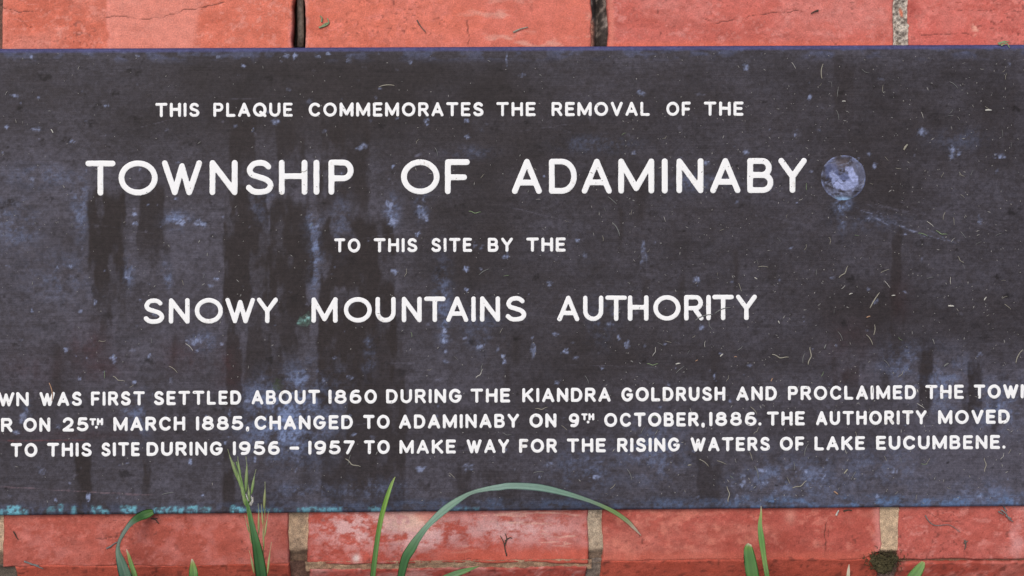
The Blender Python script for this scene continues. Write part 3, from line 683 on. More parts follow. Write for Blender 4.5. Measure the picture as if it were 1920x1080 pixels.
def glyph(ch, x0, x1, yb, yt_, sw, res, verts, faces, nick=None):
    """Outline of one letter, extents in photograph pixels on the plaque (y down); one clean surface by marching squares."""
    h = sw / 2
    segs = []
    Wd, Hd = x1 - x0 - sw, yb - yt_ - sw
    for st in G[ch][1]:
        pts_ = [(x0 + h + px * Wd, yb - h - py * Hd) for px, py in st]
        segs += [(*a, *b_) for a, b_ in zip(pts_[:-1], pts_[1:])]
    S = np.array(segs)
    ax = np.arange(min(S[:, 0].min(), S[:, 2].min()) - h - 2 * res, max(S[:, 0].max(), S[:, 2].max()) + h + 2 * res, res)
    ay = np.arange(min(S[:, 1].min(), S[:, 3].min()) - h - 2 * res, max(S[:, 1].max(), S[:, 3].max()) + h + 2 * res, res)
    gx_, gy_ = np.meshgrid(ax, ay)
    D = np.full(gx_.shape, 1e9)
    for a0, b0, a1, b1 in S:
        dx, dy = a1 - a0, b1 - b0
        t = np.clip(((gx_ - a0) * dx + (gy_ - b0) * dy) / max(dx * dx + dy * dy, 1e-9), 0, 1)
        D = np.minimum(D, np.hypot(gx_ - a0 - t * dx, gy_ - b0 - t * dy))
    D = D - h + (vnoise(gx_, gy_, 5, 5, 5) - 0.5) * 0.35 + (vnoise(gx_, gy_, 22, 22, 6) - 0.5) * 0.4
    if nick: D = np.maximum(D, nick[2] - np.hypot(gx_ - nick[0], gy_ - nick[1]))
    D[np.abs(D) < 1e-6] = 1e-6
    key = {}
    def vert(kk, x, y, z):
        if kk not in key:
            key[kk] = len(verts); verts.append((x, y, z))
        return key[kk]
    ny_, nx_ = D.shape
    ins = D < 0
    cell = ins[:-1, :-1] | ins[1:, :-1] | ins[:-1, 1:] | ins[1:, 1:]
    edges = {}
    for j, i in zip(*np.nonzero(cell)):
        cs = [(j, i), (j, i + 1), (j + 1, i + 1), (j + 1, i)]
        poly, tags = [], []
        for q in range(4):
            a, b_ = cs[q], cs[(q + 1) % 4]
            da, db = D[a], D[b_]
            if da < 0:
                poly.append(vert(('n', a), ax[a[1]], ay[a[0]], LET_Z * min(1.0, .55 - da / sw * 1.6))); tags.append(0)
            if (da < 0) != (db < 0):
                t = da / (da - db)
                poly.append(vert(('e',) + tuple(sorted((a, b_))), ax[a[1]] + t * (ax[b_[1]] - ax[a[1]]), ay[a[0]] + t * (ay[b_[0]] - ay[a[0]]), LET_Z * .5)); tags.append(1)
        if len(poly) >= 3:
            faces.append(tuple(poly[::-1]))
            for q in range(len(poly)):
                w = (q + 1) % len(poly)
                if tags[q] and tags[w]: edges[(poly[q], poly[w])] = 1
    low = {}
    def lowv(q):
        if q not in low:
            low[q] = len(verts); verts.append((verts[q][0], verts[q][1], -0.0006))
        return low[q]
    for a, b_ in edges: faces.append((a, b_, lowv(b_), lowv(a)))

ALLWORDS = []
def line(name, words, cap, ref, slope, sw, gap=.19, small=False):
    """words: (text, x0, x1[, letter extents]); ref = (x, y of the letter tops, y of the baseline)"""
    for wd in words:
        verts, faces = [], []
        txt, x0, x1 = wd[:3]
        yt_ = ref[1] + slope * ((x0 + x1) / 2 - ref[0]); yb_ = ref[2] + slope * ((x0 + x1) / 2 - ref[0])
        caph = yb_ - yt_
        if len(wd) > 3: ext = wd[3]
        else:
            ws = [G[c][0] * caph for c in txt]
            ng = len(txt) - 1
            ws = [w if w else sw for w in ws]
            tot = sum(ws) + ng * gap * caph
            s = (x1 - x0) / tot
            ws = [w if w == sw else w * s for w in ws]
            g_ = (x1 - x0 - sum(ws)) / ng if ng else 0
            ext, x = [], x0
            for w in ws: ext.append((x, x + w)); x += w + g_
        for c, (a, b_) in zip(txt, ext):
            k = slope * ((a + b_) / 2 - (x0 + x1) / 2)
            nick = (608.5, yb_ - 20, 3.6) if (name == 'T' and c == 'I') else None
            glyph(c, a, b_, yb_ + k, yt_ + k, sw, max(sw / 7.0, 0.8), verts, faces, nick)
        if len(txt) > 1: ALLWORDS.append((txt, (x0 + x1) / 2, (yt_ + yb_) / 2, x0, x1, yt_, yb_))
        va = np.array(verts)
        P_ = onface(va[:, 0], va[:, 1], PT)
        P_[:, 2] = PT + (fbm(P_[:, 0] / MM, P_[:, 1] / MM, 260, 160, 88, 3) - 0.5) * 0.0005 + va[:, 2]
        link('engraved_word', mesh_from('engraved_word', P_ - plaque_p, faces, M_WHITE, None, True), plaque)

line('1', [('THIS', 291.3, 374), ('PLAQUE', 400, 549), ('COMMEMORATES', 579, 906.7), ('THE', 930.7, 1004.3), ('REMOVAL', 1034.3, 1218.3), ('OF', 1249.3, 1295), ('THE', 1319.7, 1394)], 26, (842, 191.8, 218.3), -.0022, 5.5)
line('T', [('TOWNSHIP', 160.2, 663, [(160.2, 216.5), (222.4, 295.6), (303.6, 379), (393, 445.5), (460, 513), (523, 576.5), (588, 600), (616, 663)]),
           ('OF', 752, 880.7, [(752, 824.3), (834.3, 880.7)]),
           ('ADAMINABY', 960, 1512.7, [(960, 1016), (1029.3, 1081.7), (1090.7, 1147.3), (1159.3, 1226.7), (1241, 1252), (1268.3, 1319), (1331.7, 1388.3), (1401, 1450), (1459.3, 1512.7)])], 65, (842, 298.6, 364.2), -.0038, 10.8)
line('3', [('TO', 626.7, 675.7), ('THIS', 700.7, 782.7), ('SITE', 808.7, 885), ('BY', 914.7, 961.7), ('THE', 986.7, 1060.7)], 26, (842, 446.2, 472.6), -.004, 5.5)
line('4', [('SNOWY', 268.7, 521, [(268.7, 308), (316.7, 355.7), (365.3, 418), (422.7, 478.3), (481.7, 521)]),
           ('MOUNTAINS', 584, 986.7, [(584, 633), (644.7, 697.3), (704, 742), (753.3, 790.7), (795.3, 835.3), (836.5, 878), (883.7, 892.7), (900, 937.7), (947.3, 986.7)]),
           ('AUTHORITY', 1045, 1419, [(1045, 1086.3), (1093.3, 1131.3), (1135, 1175.7), (1177.3, 1216), (1225, 1276), (1282.7, 1319), (1324.3, 1333), (1335.7, 1376), (1380, 1419)])], 47, (842, 556, 603.8), -.0062, 8.4)
line('5', [('WN', -2, 54, [(-4, 27), (30.5, 54)]), ('WAS', 74, 153.7), ('FIRST', 170.7, 271.7), ('SETTLED', 288.7, 452.3), ('ABOUT', 471.7, 600), ('1860', 616, 706.7), ('DURING', 724, 865.7), ('THE', 882.3, 956.7), ('KIANDRA', 979.3, 1145),
           ('GOLDRUSH', 1165, 1360), ('AND', 1380.7, 1456.7), ('PROCLAIMED', 1477.3, 1717.7), ('THE', 1735, 1807.3), ('TOWN', 1825.7, 1934)], 26, (842, 729.0, 755.6), -.0079, 5.7)
line('6', [('R', 2, 23.5), ('ON', 44, 94.3), ('25', 117.3, 165.7), ('MARCH', 212.7, 347.3), ('1885', 367.7, 456), (',', 461.5, 468), ('CHANGED', 477.3, 661.7), ('TO', 681, 730.7), ('ADAMINABY', 748.3, 973.3), ('ON', 992.7, 1043.3), ('9', 1066.7, 1086),
           ('OCTOBER', 1132.7, 1310), (',', 1315.5, 1322), ('1886', 1330, 1418.3), ('.', 1422, 1429), ('THE', 1437.7, 1509), ('AUTHORITY', 1530, 1737.3), ('MOVED', 1759, 1893.3)], 26, (842, 776.8, 803.2), -.0084, 5.7)
line('7', [('TO', 20, 70), ('THIS', 88.3, 172), ('SITE', 190, 262), ('DURING', 275, 417.7), ('1956', 436.7, 524.7), ('-', 542.7, 561), ('1957', 578.3, 665), ('TO', 682.3, 731), ('MAKE', 749, 854.7), ('WAY', 875, 954.7), ('FOR', 973.3, 1044.3), ('THE', 1062.7, 1135.7),
           ('RISING', 1157.3, 1275), ('WATERS', 1295, 1443.7), ('OF', 1462.3, 1508), ('LAKE', 1527.3, 1621.7), ('EUCUMBENE', 1642.7, 1875), ('.', 1879.5, 1886.5)], 26, (842, 824.2, 850.4), -.0084, 5.7)
# raised endings of the two dates, each with its dot
W_ = ALLWORDS; ALLWORDS = []
line('s', [('TH', 167.7, 193.3)], 13, (180, 784.2, 797.5), -.008, 4.2, .1)
line('s', [('TH', 1090, 1114.3)], 13, (1102, 775, 788.2), -.008, 4.2, .1)
line('s', [('.', 178, 183.5)], 13, (180, 796, 803.8), -.008, 5.2)
line('s', [('.', 1100, 1105.5)], 13, (1102, 786, 794), -.008, 5.2)
ALLWORDS = W_

# the round plug over a fixing, right of the title
pc = onface(1581, 333, PT)
NR, NA = 26, 96
rr = np.linspace(0, 1, NR)[:, None] * np.ones((1, NA)); aa = np.ones((NR, 1)) * np.linspace(0, 2 * math.pi, NA, endpoint=False)[None]
R0 = 43.0 + 1.3 * (vnoise(np.cos(aa) * 60, np.sin(aa) * 60, 14, 14, 9) - .5)
du, dv = rr * R0 * np.cos(aa), -rr * R0 * np.sin(aa)
pz = 0.00035 * np.sqrt(np.clip(1 - rr ** 5, 0, 1)) - 0.00015 * np.exp(-((rr - .86) / .05) ** 2) + (fbm(du, dv, 12, 12, 15, 4) - .5) * .0007
pz[-1] = -0.0006
pc_col = np.broadcast_to(lin(86, 88, 106), rr.shape + (3,)).copy()
pc_col = mix(pc_col, lin(50, 47, 52), ss(.42, .62, fbm(du, dv, 16, 12, 16, 4)))
pc_col = mix(pc_col, lin(112, 122, 156), ss(.60, .76, fbm(du, dv, 7, 7, 26, 3)) * .7)
def patch(x, y, rx, ry, ang):
    ca, sa = math.cos(ang), math.sin(ang); a_, b_ = du - x, dv - y
    q = np.hypot((a_ * ca + b_ * sa) / rx, (-a_ * sa + b_ * ca) / ry) + 1.1 * (fbm(du, dv, 10, 10, 18, 3) - .5)
    return ss(1.12, .82, q) * (.55 + .45 * fbm(du, dv, 5, 5, 19, 2))
blue = lin(146, 156, 196)
pc_col = mix(pc_col, lin(92, 104, 148), patch(-18, -4, 13, 26, -.5) * .5)
pc_col = mix(pc_col, blue, patch(-12, 9, 12, 18, -.45)); pc_col = mix(pc_col, blue * .95, patch(-1, 15, 22, 9, -.15)); pc_col = mix(pc_col, blue * .8, patch(14, 10, 13, 8, .3)); pc_col = mix(pc_col, lin(100, 110, 150), patch(2, -1, 12, 9, 0) * .8)
pc_col = mix(pc_col, blue * 1.2, patch(15, -8, 15, 8, .95))
pc_col = mix(pc_col, lin(84, 76, 80), np.exp(-((du + 2) / 15) ** 2 - ((dv + 27) / 9) ** 2) * .8)
pc_col = mix(pc_col, lin(128, 140, 180), np.exp(-((rr - .95) / .035) ** 2) * ss(.4, .9, vnoise(du, dv, 9, 9, 17) + .2 * (dv > 5)) * .6)
for q in range(26):
    an = rs.uniform(-.9, .9); x_, y_ = rs.uniform(-36, 36), rs.uniform(-36, 36); L_ = rs.uniform(5, 18)
    a_ = (du - x_) * math.cos(an) + (dv - y_) * math.sin(an); b_ = -(du - x_) * math.sin(an) + (dv - y_) * math.cos(an)
    pc_col = mix(pc_col, lin(120, 126, 150) if q % 3 else lin(56, 53, 58), ss(1.2, .5, np.hypot(a_ / L_, b_ / 1.1)) * .55)
pc_col = mix(pc_col, lin(140, 176, 214), np.exp(-((du + 2) / 14) ** 2 - ((dv - 42) / 5) ** 2) * .9)
Pp = onface(1581 + du, 333 + dv, PT); Pp[..., 2] = PT + pz + 0.0002
V = np.concatenate([Pp[1:].reshape(-1, 3), Pp[0, :1]]); Cc = np.concatenate([pc_col[1:].reshape(-1, 3), pc_col[0, :1]])
F = [((j) * NA + i, (j + 1) * NA + i, (j + 1) * NA + (i + 1) % NA, j * NA + (i + 1) % NA) for j in range(NR - 2) for i in range(NA)]
F += [(len(V) - 1, i, (i + 1) % NA) for i in range(NA)]
link('fixing_plug', mesh_from('fixing_plug', V - plaque_p, F, M_PLAQUE, Cc, True), plaque, 'round plug crusted with pale blue corrosion')

# ------------------------------------------------------------------ thin curved bits: clippings, twigs
def tube(pts_, rad, nseg=6):
    pts_ = np.array(pts_, float); n_ = len(pts_)
    V, F = [], []
    for i in range(n_):
        t = pts_[min(i + 1, n_ - 1)] - pts_[max(i - 1, 0)]; t /= np.linalg.norm(t) + 1e-12
        a = np.cross(t, [0, 0, 1]); a = a / (np.linalg.norm(a) + 1e-9) if np.linalg.norm(a) > 1e-3 else np.array([1., 0, 0])
        b_ = np.cross(a, t); r = rad(i / (n_ - 1))
        for q in range(nseg):
            an = 2 * math.pi * q / nseg
            V.append(pts_[i] + r * (math.cos(an) * a + 0.55 * math.sin(an) * b_))
    for i in range(n_ - 1):
        for q in range(nseg):
            w = (q + 1) % nseg
            F.append((i * nseg + q, i * nseg + w, (i + 1) * nseg + w, (i + 1) * nseg + q))
    F.append(tuple(range(nseg))[::-1]); F.append(tuple((n_ - 1) * nseg + q for q in range(nseg)))
    return V, F

mats = {'straw': (M_STRAW, 'straw coloured'), 'pale': (M_PALE, 'bleached white'), 'grey': (M_GREY, 'dull grey'), 'green': (M_GREENISH, 'faded green'), 'ochre': (M_OCHRE, 'orange brown')}
PROTO = {}
def clip_mesh(shape, mk):
    if (shape, mk) in PROTO: return PROTO[(shape, mk)]
    L = 1.0
    bend = {'straight': 0.03, 'curved': 0.09, 'hooked': 0.5, 'kinked': 0.15, 'stubby': 0.05}[shape]
    pts_ = []
    for k in range(9):
        t = k / 8
        if shape == 'hooked':
            a = 1.2 * t ** 1.6; pts_.append((0.5 * (t - .5) + .25 * math.sin(a), .32 * (1 - math.cos(a)), 0))
        elif shape == 'kinked': pts_.append((t - .5, .22 * (t - .55 if t > .55 else 0) * 2 + .03 * math.sin(9 * t), 0))
        else: pts_.append((t - .5, bend * (1 - (2 * t - 1) ** 2), 0.01 * math.sin(7 * t)))
    w = .15 if shape == 'stubby' else .031
    V, F = tube(pts_, lambda t: w * (0.35 + .65 * math.sin(math.pi * min(1, t * .85 + .12)) ** .6), 6)
    PROTO[(shape, mk)] = mesh_from('clipping', V, F, mats[mk][0], smooth=True)
    return PROTO[(shape, mk)]

rc = random.Random(21)
clips = [  # u, v, length px, angle deg, shape, colour
 (1542, 134, 32, 86, 'curved', 'straw'), (1488, 123, 16, -58, 'straight', 'pale'), (1538, 160, 10, 40, 'hooked', 'straw'), (1622, 135, 18, -35, 'kinked', 'grey'), (1558, 158, 14, -80, 'curved', 'grey'), (1571, 172, 22, 82, 'straight', 'grey'),
 (1788, 160, 24, -40, 'curved', 'grey'), (1655, 166, 16, 85, 'straight', 'straw'), (1729, 216, 15, -72, 'straight', 'pale'), (1853, 207, 14, 0, 'stubby', 'pale'), (1851, 203, 13, -35, 'straight', 'straw'), (1783, 211, 16, 40, 'hooked', 'grey'), (1797, 222, 8, -60, 'straight', 'pale'), (1698, 276, 15, 55, 'stubby', 'straw'),
 (1879, 250, 16, -85, 'straight', 'grey'), (1570, 216, 22, -75, 'curved', 'grey'), (1662, 298, 12, -50, 'straight', 'straw'), (1767, 328, 12, 60, 'straight', 'straw'), (1802, 328, 16, -50, 'kinked', 'straw'), (1822, 324, 14, 65, 'straight', 'grey'), (1512, 350, 16, 88, 'straight', 'green'), (1840, 130, 10, -20, 'hooked', 'pale'), (1582, 190, 8, 0, 'stubby', 'pale'),
 (1500, 375, 12, 10, 'hooked', 'pale'), (1557, 452, 16, 80, 'kinked', 'straw'), (1511, 464, 14, 60, 'kinked', 'straw'), (1460, 450, 12, -50, 'curved', 'grey'), (1475, 405, 9, 70, 'straight', 'straw'), (1788, 415, 16, -85, 'straight', 'straw'), (1744, 420, 20, -38, 'straight', 'pale'), (1764, 438, 26, -30, 'kinked', 'green'), (1730, 440, 22, -18, 'curved', 'green'), (1806, 441, 20, -52, 'straight', 'grey'), (1770, 405, 18, 75, 'curved', 'straw'),
 (1786, 450, 12, 48, 'straight', 'pale'), (1834, 456, 14, 28, 'straight', 'grey'), (1800, 488, 20, -58, 'kinked', 'straw'), (1807, 500, 12, -65, 'straight', 'grey'), (1583, 512, 32, 40, 'kinked', 'straw'), (1431, 501, 22, -2, 'curved', 'straw'), (1420, 492, 12, -72, 'straight', 'grey'), (1531, 510, 16, 85, 'straight', 'grey'), (1664, 534, 18, -52, 'straight', 'pale'), (1387, 538, 18, -72, 'straight', 'straw'), (1782, 526, 16, 88, 'straight', 'pale'), (1744, 521, 16, 10, 'straight', 'grey'), (1659, 508, 20, 22, 'straight', 'straw'),
 (1640, 563, 40, 58, 'straight', 'straw'), (1675, 554, 8, 5, 'stubby', 'pale'), (1595, 551, 8, 20, 'stubby', 'pale'), (1580, 540, 16, 30, 'hooked', 'pale'), (1535, 572, 10, 25, 'hooked', 'pale'), (1417, 522, 7, -30, 'stubby', 'pale'), (1847, 560, 9, 55, 'stubby', 'pale'), (1783, 574, 13, -3, 'stubby', 'pale'), (1795, 581, 8, -55, 'straight', 'pale'), (1889, 575, 18, -38, 'straight', 'straw'), (1851, 592, 8, 15, 'hooked', 'pale'), (1628, 594, 9, 20, 'stubby', 'ochre'), (1345, 514, 8, 80, 'straight', 'straw'),
 (1640, 622, 30, 70, 'hooked', 'straw'), (1630, 637, 26, -58, 'curved', 'straw'), (1575, 630, 22, -62, 'curved', 'grey'), (1460, 604, 7, -65, 'stubby', 'pale'), (1322, 645, 14, 85, 'curved', 'pale'), (1300, 632, 12, 20, 'hooked', 'straw'), (1386, 655, 20, 25, 'hooked', 'grey'), (1462, 670, 36, -22, 'kinked', 'straw'), (1520, 668, 38, 72, 'kinked', 'straw'), (1507, 672, 22, 80, 'curved', 'grey'), (1353, 666, 9, 45, 'stubby', 'pale'), (1379, 669, 6, 0, 'stubby', 'ochre'), (1306, 676, 6, 30, 'stubby', 'ochre'), (1447, 712, 8, 60, 'stubby', 'ochre'), (1365, 710, 14, 55, 'kinked', 'straw'), (1774, 684, 12, 35, 'stubby', 'grey'), (1911, 668, 34, 62, 'curved', 'straw'), (1662, 681, 20, -50, 'curved', 'grey'), (1690, 702, 18, 40, 'kinked', 'straw'), (1750, 640, 12, -70, 'straight', 'pale'), (1547, 980 - 330, 10, 70, 'stubby', 'grey'),
 (1320, 595, 40, 18, 'curved', 'grey'), (1355, 582, 36, 20, 'curved', 'grey'), (1330, 610, 22, -80, 'kinked', 'grey'), (890, 399, 26, -16, 'kinked', 'green'), (1009, 374, 10, 0, 'straight', 'pale'), (1134, 393, 10, -70, 'straight', 'grey'), (1148, 376, 26, -42, 'straight', 'grey'), (1155, 430, 34, -62, 'curved', 'grey'), (1246, 411, 12, -72, 'straight', 'pale'), (1184, 398, 12, 78, 'straight', 'straw'), (762, 512, 18, 65, 'kinked', 'straw'), (905, 330, 12, 48, 'straight', 'straw'), (783, 264, 10, 35, 'straight', 'straw'), (725, 162, 34, 5, 'curved', 'straw'), (807, 326, 9, 0, 'straight', 'pale'),
 (818, 285, 20, -72, 'curved', 'grey'), (1223, 684, 24, -12, 'kinked', 'green'), (1228, 660, 20, 60, 'kinked', 'pale'), (1271, 682, 10, 10, 'stubby', 'pale'), (1253, 641, 14, -15, 'straight', 'straw'), (1238, 645, 14, -28, 'straight', 'grey'), (900, 702, 24, 40, 'kinked', 'pale'), (904, 690, 20, 82, 'curved', 'grey'), (1275, 693, 24, 40, 'straight', 'grey'), (1100, 712, 20, -65, 'curved', 'grey'), (855, 672, 12, -40, 'curved', 'grey'), (943, 668, 8, 70, 'straight', 'pale'), (908, 510, 26, 30, 'curved', 'grey'),
 (190, 640, 20, -15, 'hooked', 'straw'), (355, 651, 22, -45, 'curved', 'pale'), (325, 693, 24, -40, 'curved', 'straw'), (222, 712, 28, -35, 'kinked', 'straw'), (285, 640, 16, 85, 'hooked', 'grey'), (343, 530, 12, -72, 'straight', 'straw'), (383, 518, 14, 65, 'straight', 'grey'), (95, 735, 40, -82, 'curved', 'ochre'), (12, 175, 9, 60, 'straight', 'pale'), (30, 227, 9, -72, 'straight', 'pale'), (98, 246, 9, -60, 'stubby', 'pale'), (148, 127, 9, 68, 'straight', 'pale'), (136, 425, 14, 80, 'hooked', 'grey'), (315, 925, 26, 10, 'straight', 'grey'),
 (940, 620, 14, 60, 'straight', 'straw'), (848, 892, 18, -45, 'straight', 'straw'), (660, 870, 36, -40, 'kinked', 'straw'), (655, 862, 22, 75, 'straight', 'grey'), (1010, 886, 24, 5, 'curved', 'grey'), (1148, 914, 20, 30, 'hooked', 'straw'), (1180, 890, 26, -68, 'curved', 'grey'), (1320, 868, 26, -38, 'curved', 'straw'), (1353, 867, 22, -22, 'straight', 'straw'), (1379, 864, 9, -75, 'straight', 'pale'), (1293, 872, 8, 5, 'stubby', 'straw'), (1408, 855, 20, -72, 'straight', 'straw'), (1418, 886, 30, -75, 'curved', 'grey'), (1367, 927, 34, 82, 'kinked', 'straw'), (1500, 911, 34, 15, 'kinked', 'straw'), (1586, 884, 12, 50, 'stubby', 'straw'), (1567, 924, 11, -35, 'stubby', 'ochre'), (1660, 860, 14, -65, 'straight', 'straw'), (1688, 861, 16, -75, 'straight', 'grey'), (1740, 865, 16, 60, 'straight', 'straw'), (1848, 872, 30, 80, 'kinked', 'straw'), (1880, 856, 16, 50, 'kinked', 'pale'), (1490, 876, 24, 80, 'hooked', 'grey'), (1600, 892, 22, 60, 'straight', 'grey'), (1512, 843, 28, 70, 'curved', 'grey'), (1419, 808, 18, 40, 'kinked', 'straw'), (1605, 815, 14, -78, 'straight', 'straw'), (1631, 770, 10, -70, 'straight', 'straw'), (1726, 761, 20, -33, 'straight', 'pale'), (1413, 770, 22, -50, 'curved', 'straw'), (1720, 733, 7, -70, 'stubby', 'pale'), (1565, 774, 18, 80, 'curved', 'grey'), (1295, 770, 12, -70, 'kinked', 'pale'), (1637, 729, 18, 75, 'curved', 'grey'), (1460, 745, 14, 45, 'curved', 'grey'), (1342, 752, 12, 0, 'straight', 'grey'), (1015, 767, 26, -5, 'kinked', 'straw'), (1058, 802, 16, -40, 'straight', 'straw'), (950, 815, 20, -25, 'kinked', 'grey'), (1680, 955 - 30, 12, 30, 'hooked', 'straw'), (1718, 932, 12, 80, 'straight', 'straw'), (1205, 806, 18, 62, 'straight', 'grey'), (1230, 812, 14, 45, 'hooked', 'straw'),
]
for k in range(45):
    u = rc.uniform(1180, 1915) if rc.random() < .72 else rc.uniform(10, 1180)
    v = rc.uniform(115, 935)
    clips.append((u, v, rc.uniform(6, 17), rc.uniform(-90, 90), rc.choice(['straight', 'curved', 'curved', 'kinked', 'hooked']), rc.choice(['straw', 'grey', 'grey', 'straw', 'green'])))

ORD = {'THIS PLAQUE': 0}
def line_of(v):
    return min(range(7), key=lambda q: abs(v - (205, 331, 459, 580, 742, 790, 838)[q]))
LN = ['first', 'second', 'third', 'fourth', 'fifth', 'sixth', 'seventh']
made = []
for u, v, L, ang, shape, mk in clips:
    o = bpy.data.objects.new('grass_clipping', clip_mesh(shape, mk)); COL.objects.link(o)
    p = onface(u, v, PT); over = PT + 0.0006
    s = L * MM * .86
    rzl = math.radians(ang)
    o.matrix_world = SLAB @ Matrix.Translation(Vector((p[0], p[1], over))) @ Matrix.Rotation(rzl, 4, 'Z') @ Matrix.Diagonal(Vector((s, s, min(s, .008), 1)))
    # which word it lies by
    best = min(ALLWORDS, key=lambda w: max(0, w[3] - u, u - w[4]) ** 2 + (1.4 * max(0, w[5] - v, v - w[6])) ** 2)
    if best[3] <= u <= best[4] and best[5] <= v <= best[6]: rel = 'on'
    elif v < best[5] and best[3] - 30 <= u <= best[4] + 30: rel = 'above'
    elif v > best[6] and best[3] - 30 <= u <= best[4] + 30: rel = 'below'
    else: rel = 'left of' if u < best[3] else 'right of'
    row = LN[line_of(best[2])]
    size = 'tiny' if L < 10 else 'short' if L < 18 else 'long'
    made.append((o, [size, shape, mats[mk][1]], rel, best[0], row, u, v))
by = {}
for r in made:
    by.setdefault((tuple(r[1]), r[2], r[3], r[4]), []).append(r)
NTH = ['leftmost', 'second', 'third', 'fourth', 'fifth', 'sixth', 'seventh', 'eighth', 'ninth']
for key, rows in by.items():
    rows.sort(key=lambda r: r[5])
    for q, r in enumerate(rows):
        (size, shape, colr), rel, wd, row = key
        lab = f'{size} {shape} {colr} clipping {rel} {wd} in text line {row}'
        if len(rows) > 1: lab = f'{NTH[q]} from left, ' + lab if q else 'leftmost ' + lab
        tag(r[0], lab, 'clipping', 'dry grass clippings stuck to the plaque')

# the dust nobody could count: specks and lint on the plate and on the bricks
V, F = [], []
rd = np.random.RandomState(12)
def fleck(u, v, z, L, w, an):
    p = onface(u, v, z); o_ = len(V)
    a = np.array([math.cos(an), math.sin(an), 0]) * L * MM; b_ = np.array([-math.sin(an), math.cos(an), 0]) * w * MM
    for q in (p - a, p - b_, p + a, p + b_): V.append(q)
    V.append(p + np.array([0, 0, min(w, L) * MM * .8]))
    for q in range(4): F.append((o_ + q, o_ + (q + 1) % 4, o_ + 4))
for k in range(1700):
    u = rd.uniform(1150, 2040) if rd.rand() < .62 else rd.uniform(-360, 1200)
    v = rd.uniform(100, 945)
    L = rd.uniform(.7, 2.0) * (2.2 if rd.rand() < .18 else 1); w = min(L, rd.uniform(.5, 1.1))
    fleck(u, v, PT + .0003, L, w, rd.uniform(0, 3.14))
dust = link('dust_specks', mesh_from('dust_specks', V, F, M_DUST)); place(dust)
tag(dust, 'pale specks of dust and lint sprinkled over the dark plaque', 'dust', kind='stuff')

# small dark sprigs and crumbs on the bricks
def sprig(lines, mat, rad, label, cat='sprig', name='dry_sprig', z=.0008):
    V, F = [], []
    c_ = np.mean([p for l in lines for p in l], axis=0); base = onface(c_[0], c_[1])
    for l in lines:
        pp = spl([tuple(map(float, q)) for q in l], 4); pp = np.array(pp)
        P3 = onface(pp[:, 0], pp[:, 1]); P3[:, 2] = z + rad * MM * .6
        v_, f_ = tube(P3, lambda t: rad * MM * (1 - .5 * t), 6)
        o_ = len(V); V += list(v_); F += [tuple(q + o_ for q in f) for f in f_]
    o = link(name, mesh_from(name, np.array(V) - base, F, mat, smooth=True)); place(o, base)
    tag(o, label, cat)
sprig([[(950, 1042), (947, 1030), (945, 1018), (938, 1004)], [(946, 1022), (950, 1010), (947, 1000)], [(947, 1014), (955, 1008), (960, 1009)]], M_DARK, 1.3, 'forked dark dry sprig on the salty brick under the arching blade')
sprig([[(598, 52), (606, 50), (613, 47), (617, 42), (614, 35)], [(604, 50), (612, 44), (618, 44)], [(603, 42), (604, 34), (600, 30)]], M_GREENISH, 1.8, 'small curled green scrap on the orange brick beside the empty joint', 'scrap', 'plant_scrap')
sprig([[(782, 38), (789, 50), (799, 61)]], M_TWIG, 1.3, 'thin curved brown fibre on the orange brick above the plaque', 'fibre', 'dry_fibre')
sprig([[(962, 61), (975, 55), (990, 51)]], M_STRAW, 1.7, 'tan straw bit on the chalky brick above the plaque', 'straw', 'straw_bit')
sprig([[(1534, 20), (1527, 22), (1520, 26)]], M_DARK, 1.6, 'tiny dark bit on the dull pinkish brick near the grey joint', 'crumb', 'dark_crumb')
sprig([[(46, 1052), (62, 1058), (82, 1066)], [(58, 1057), (74, 1060)]], M_GREY, 1.8, 'grey forked straw at the front edge of the leftmost brick', 'straw', 'straw_bit')
sprig([[(200, 1028), (208, 1024), (216, 1018), (224, 1015)]], M_GREY, 1.6, 'grey fibre beside the bend of the drooping grass blade', 'fibre', 'dry_fibre')
sprig([[(284, 972), (292, 974), (298, 982)], [(288, 973), (296, 971)]], M_DARK, 1.4, 'dark rootlet by the tip of the drooping grass blade under the plaque', 'rootlet')
sprig([[(26, 996), (31, 1006), (35, 1012)]], M_DARK, 1.2, 'short dark fibre on the leftmost front brick', 'fibre', 'dry_fibre')
sprig([[(1567, 966), (1570, 960), (1572, 956)]], M_PALE, 2.2, 'pale seed husk on the cracked brick below the plaque', 'husk', 'seed_husk')
sprig([[(1581, 958), (1590, 956), (1597, 957)]], M_DARK, 1.5, 'dark crumb just right of the pale seed husk', 'crumb', 'dark_crumb')
sprig([[(1734, 966), (1742, 978), (1754, 985), (1780, 984), (1800, 998)]], M_GREY, 1.0, 'long pale hair curving over the lower right brick', 'fibre', 'dry_fibre')
sprig([[(1875, 955), (1884, 962), (1890, 972), (1898, 977)], [(1878, 945), (1886, 958)], [(1884, 966), (1895, 972)], [(1870, 958), (1880, 964)]], M_GREY, 1.6, 'tangled grey rootlets hanging below the right end of the plaque', 'rootlet', 'dry_rootlets', z=.002)
sprig([[(1868, 86), (1876, 82), (1884, 85), (1888, 92)], [(1866, 84), (1878, 80), (1886, 81)], [(1872, 88), (1880, 84)]], M_GREENISH, 1.7, 'wad of greenish lint on the top edge of the plaque', 'lint', 'lint_wad', z=.0062)
sprig([[(1808, 1012), (1810, 1020), (1808, 1030)], [(1806, 1018), (1814, 1014)]], M_TWIG, 1.8, 'brown leaf fragment on the lower right brick', 'leaf scrap', 'leaf_scrap')

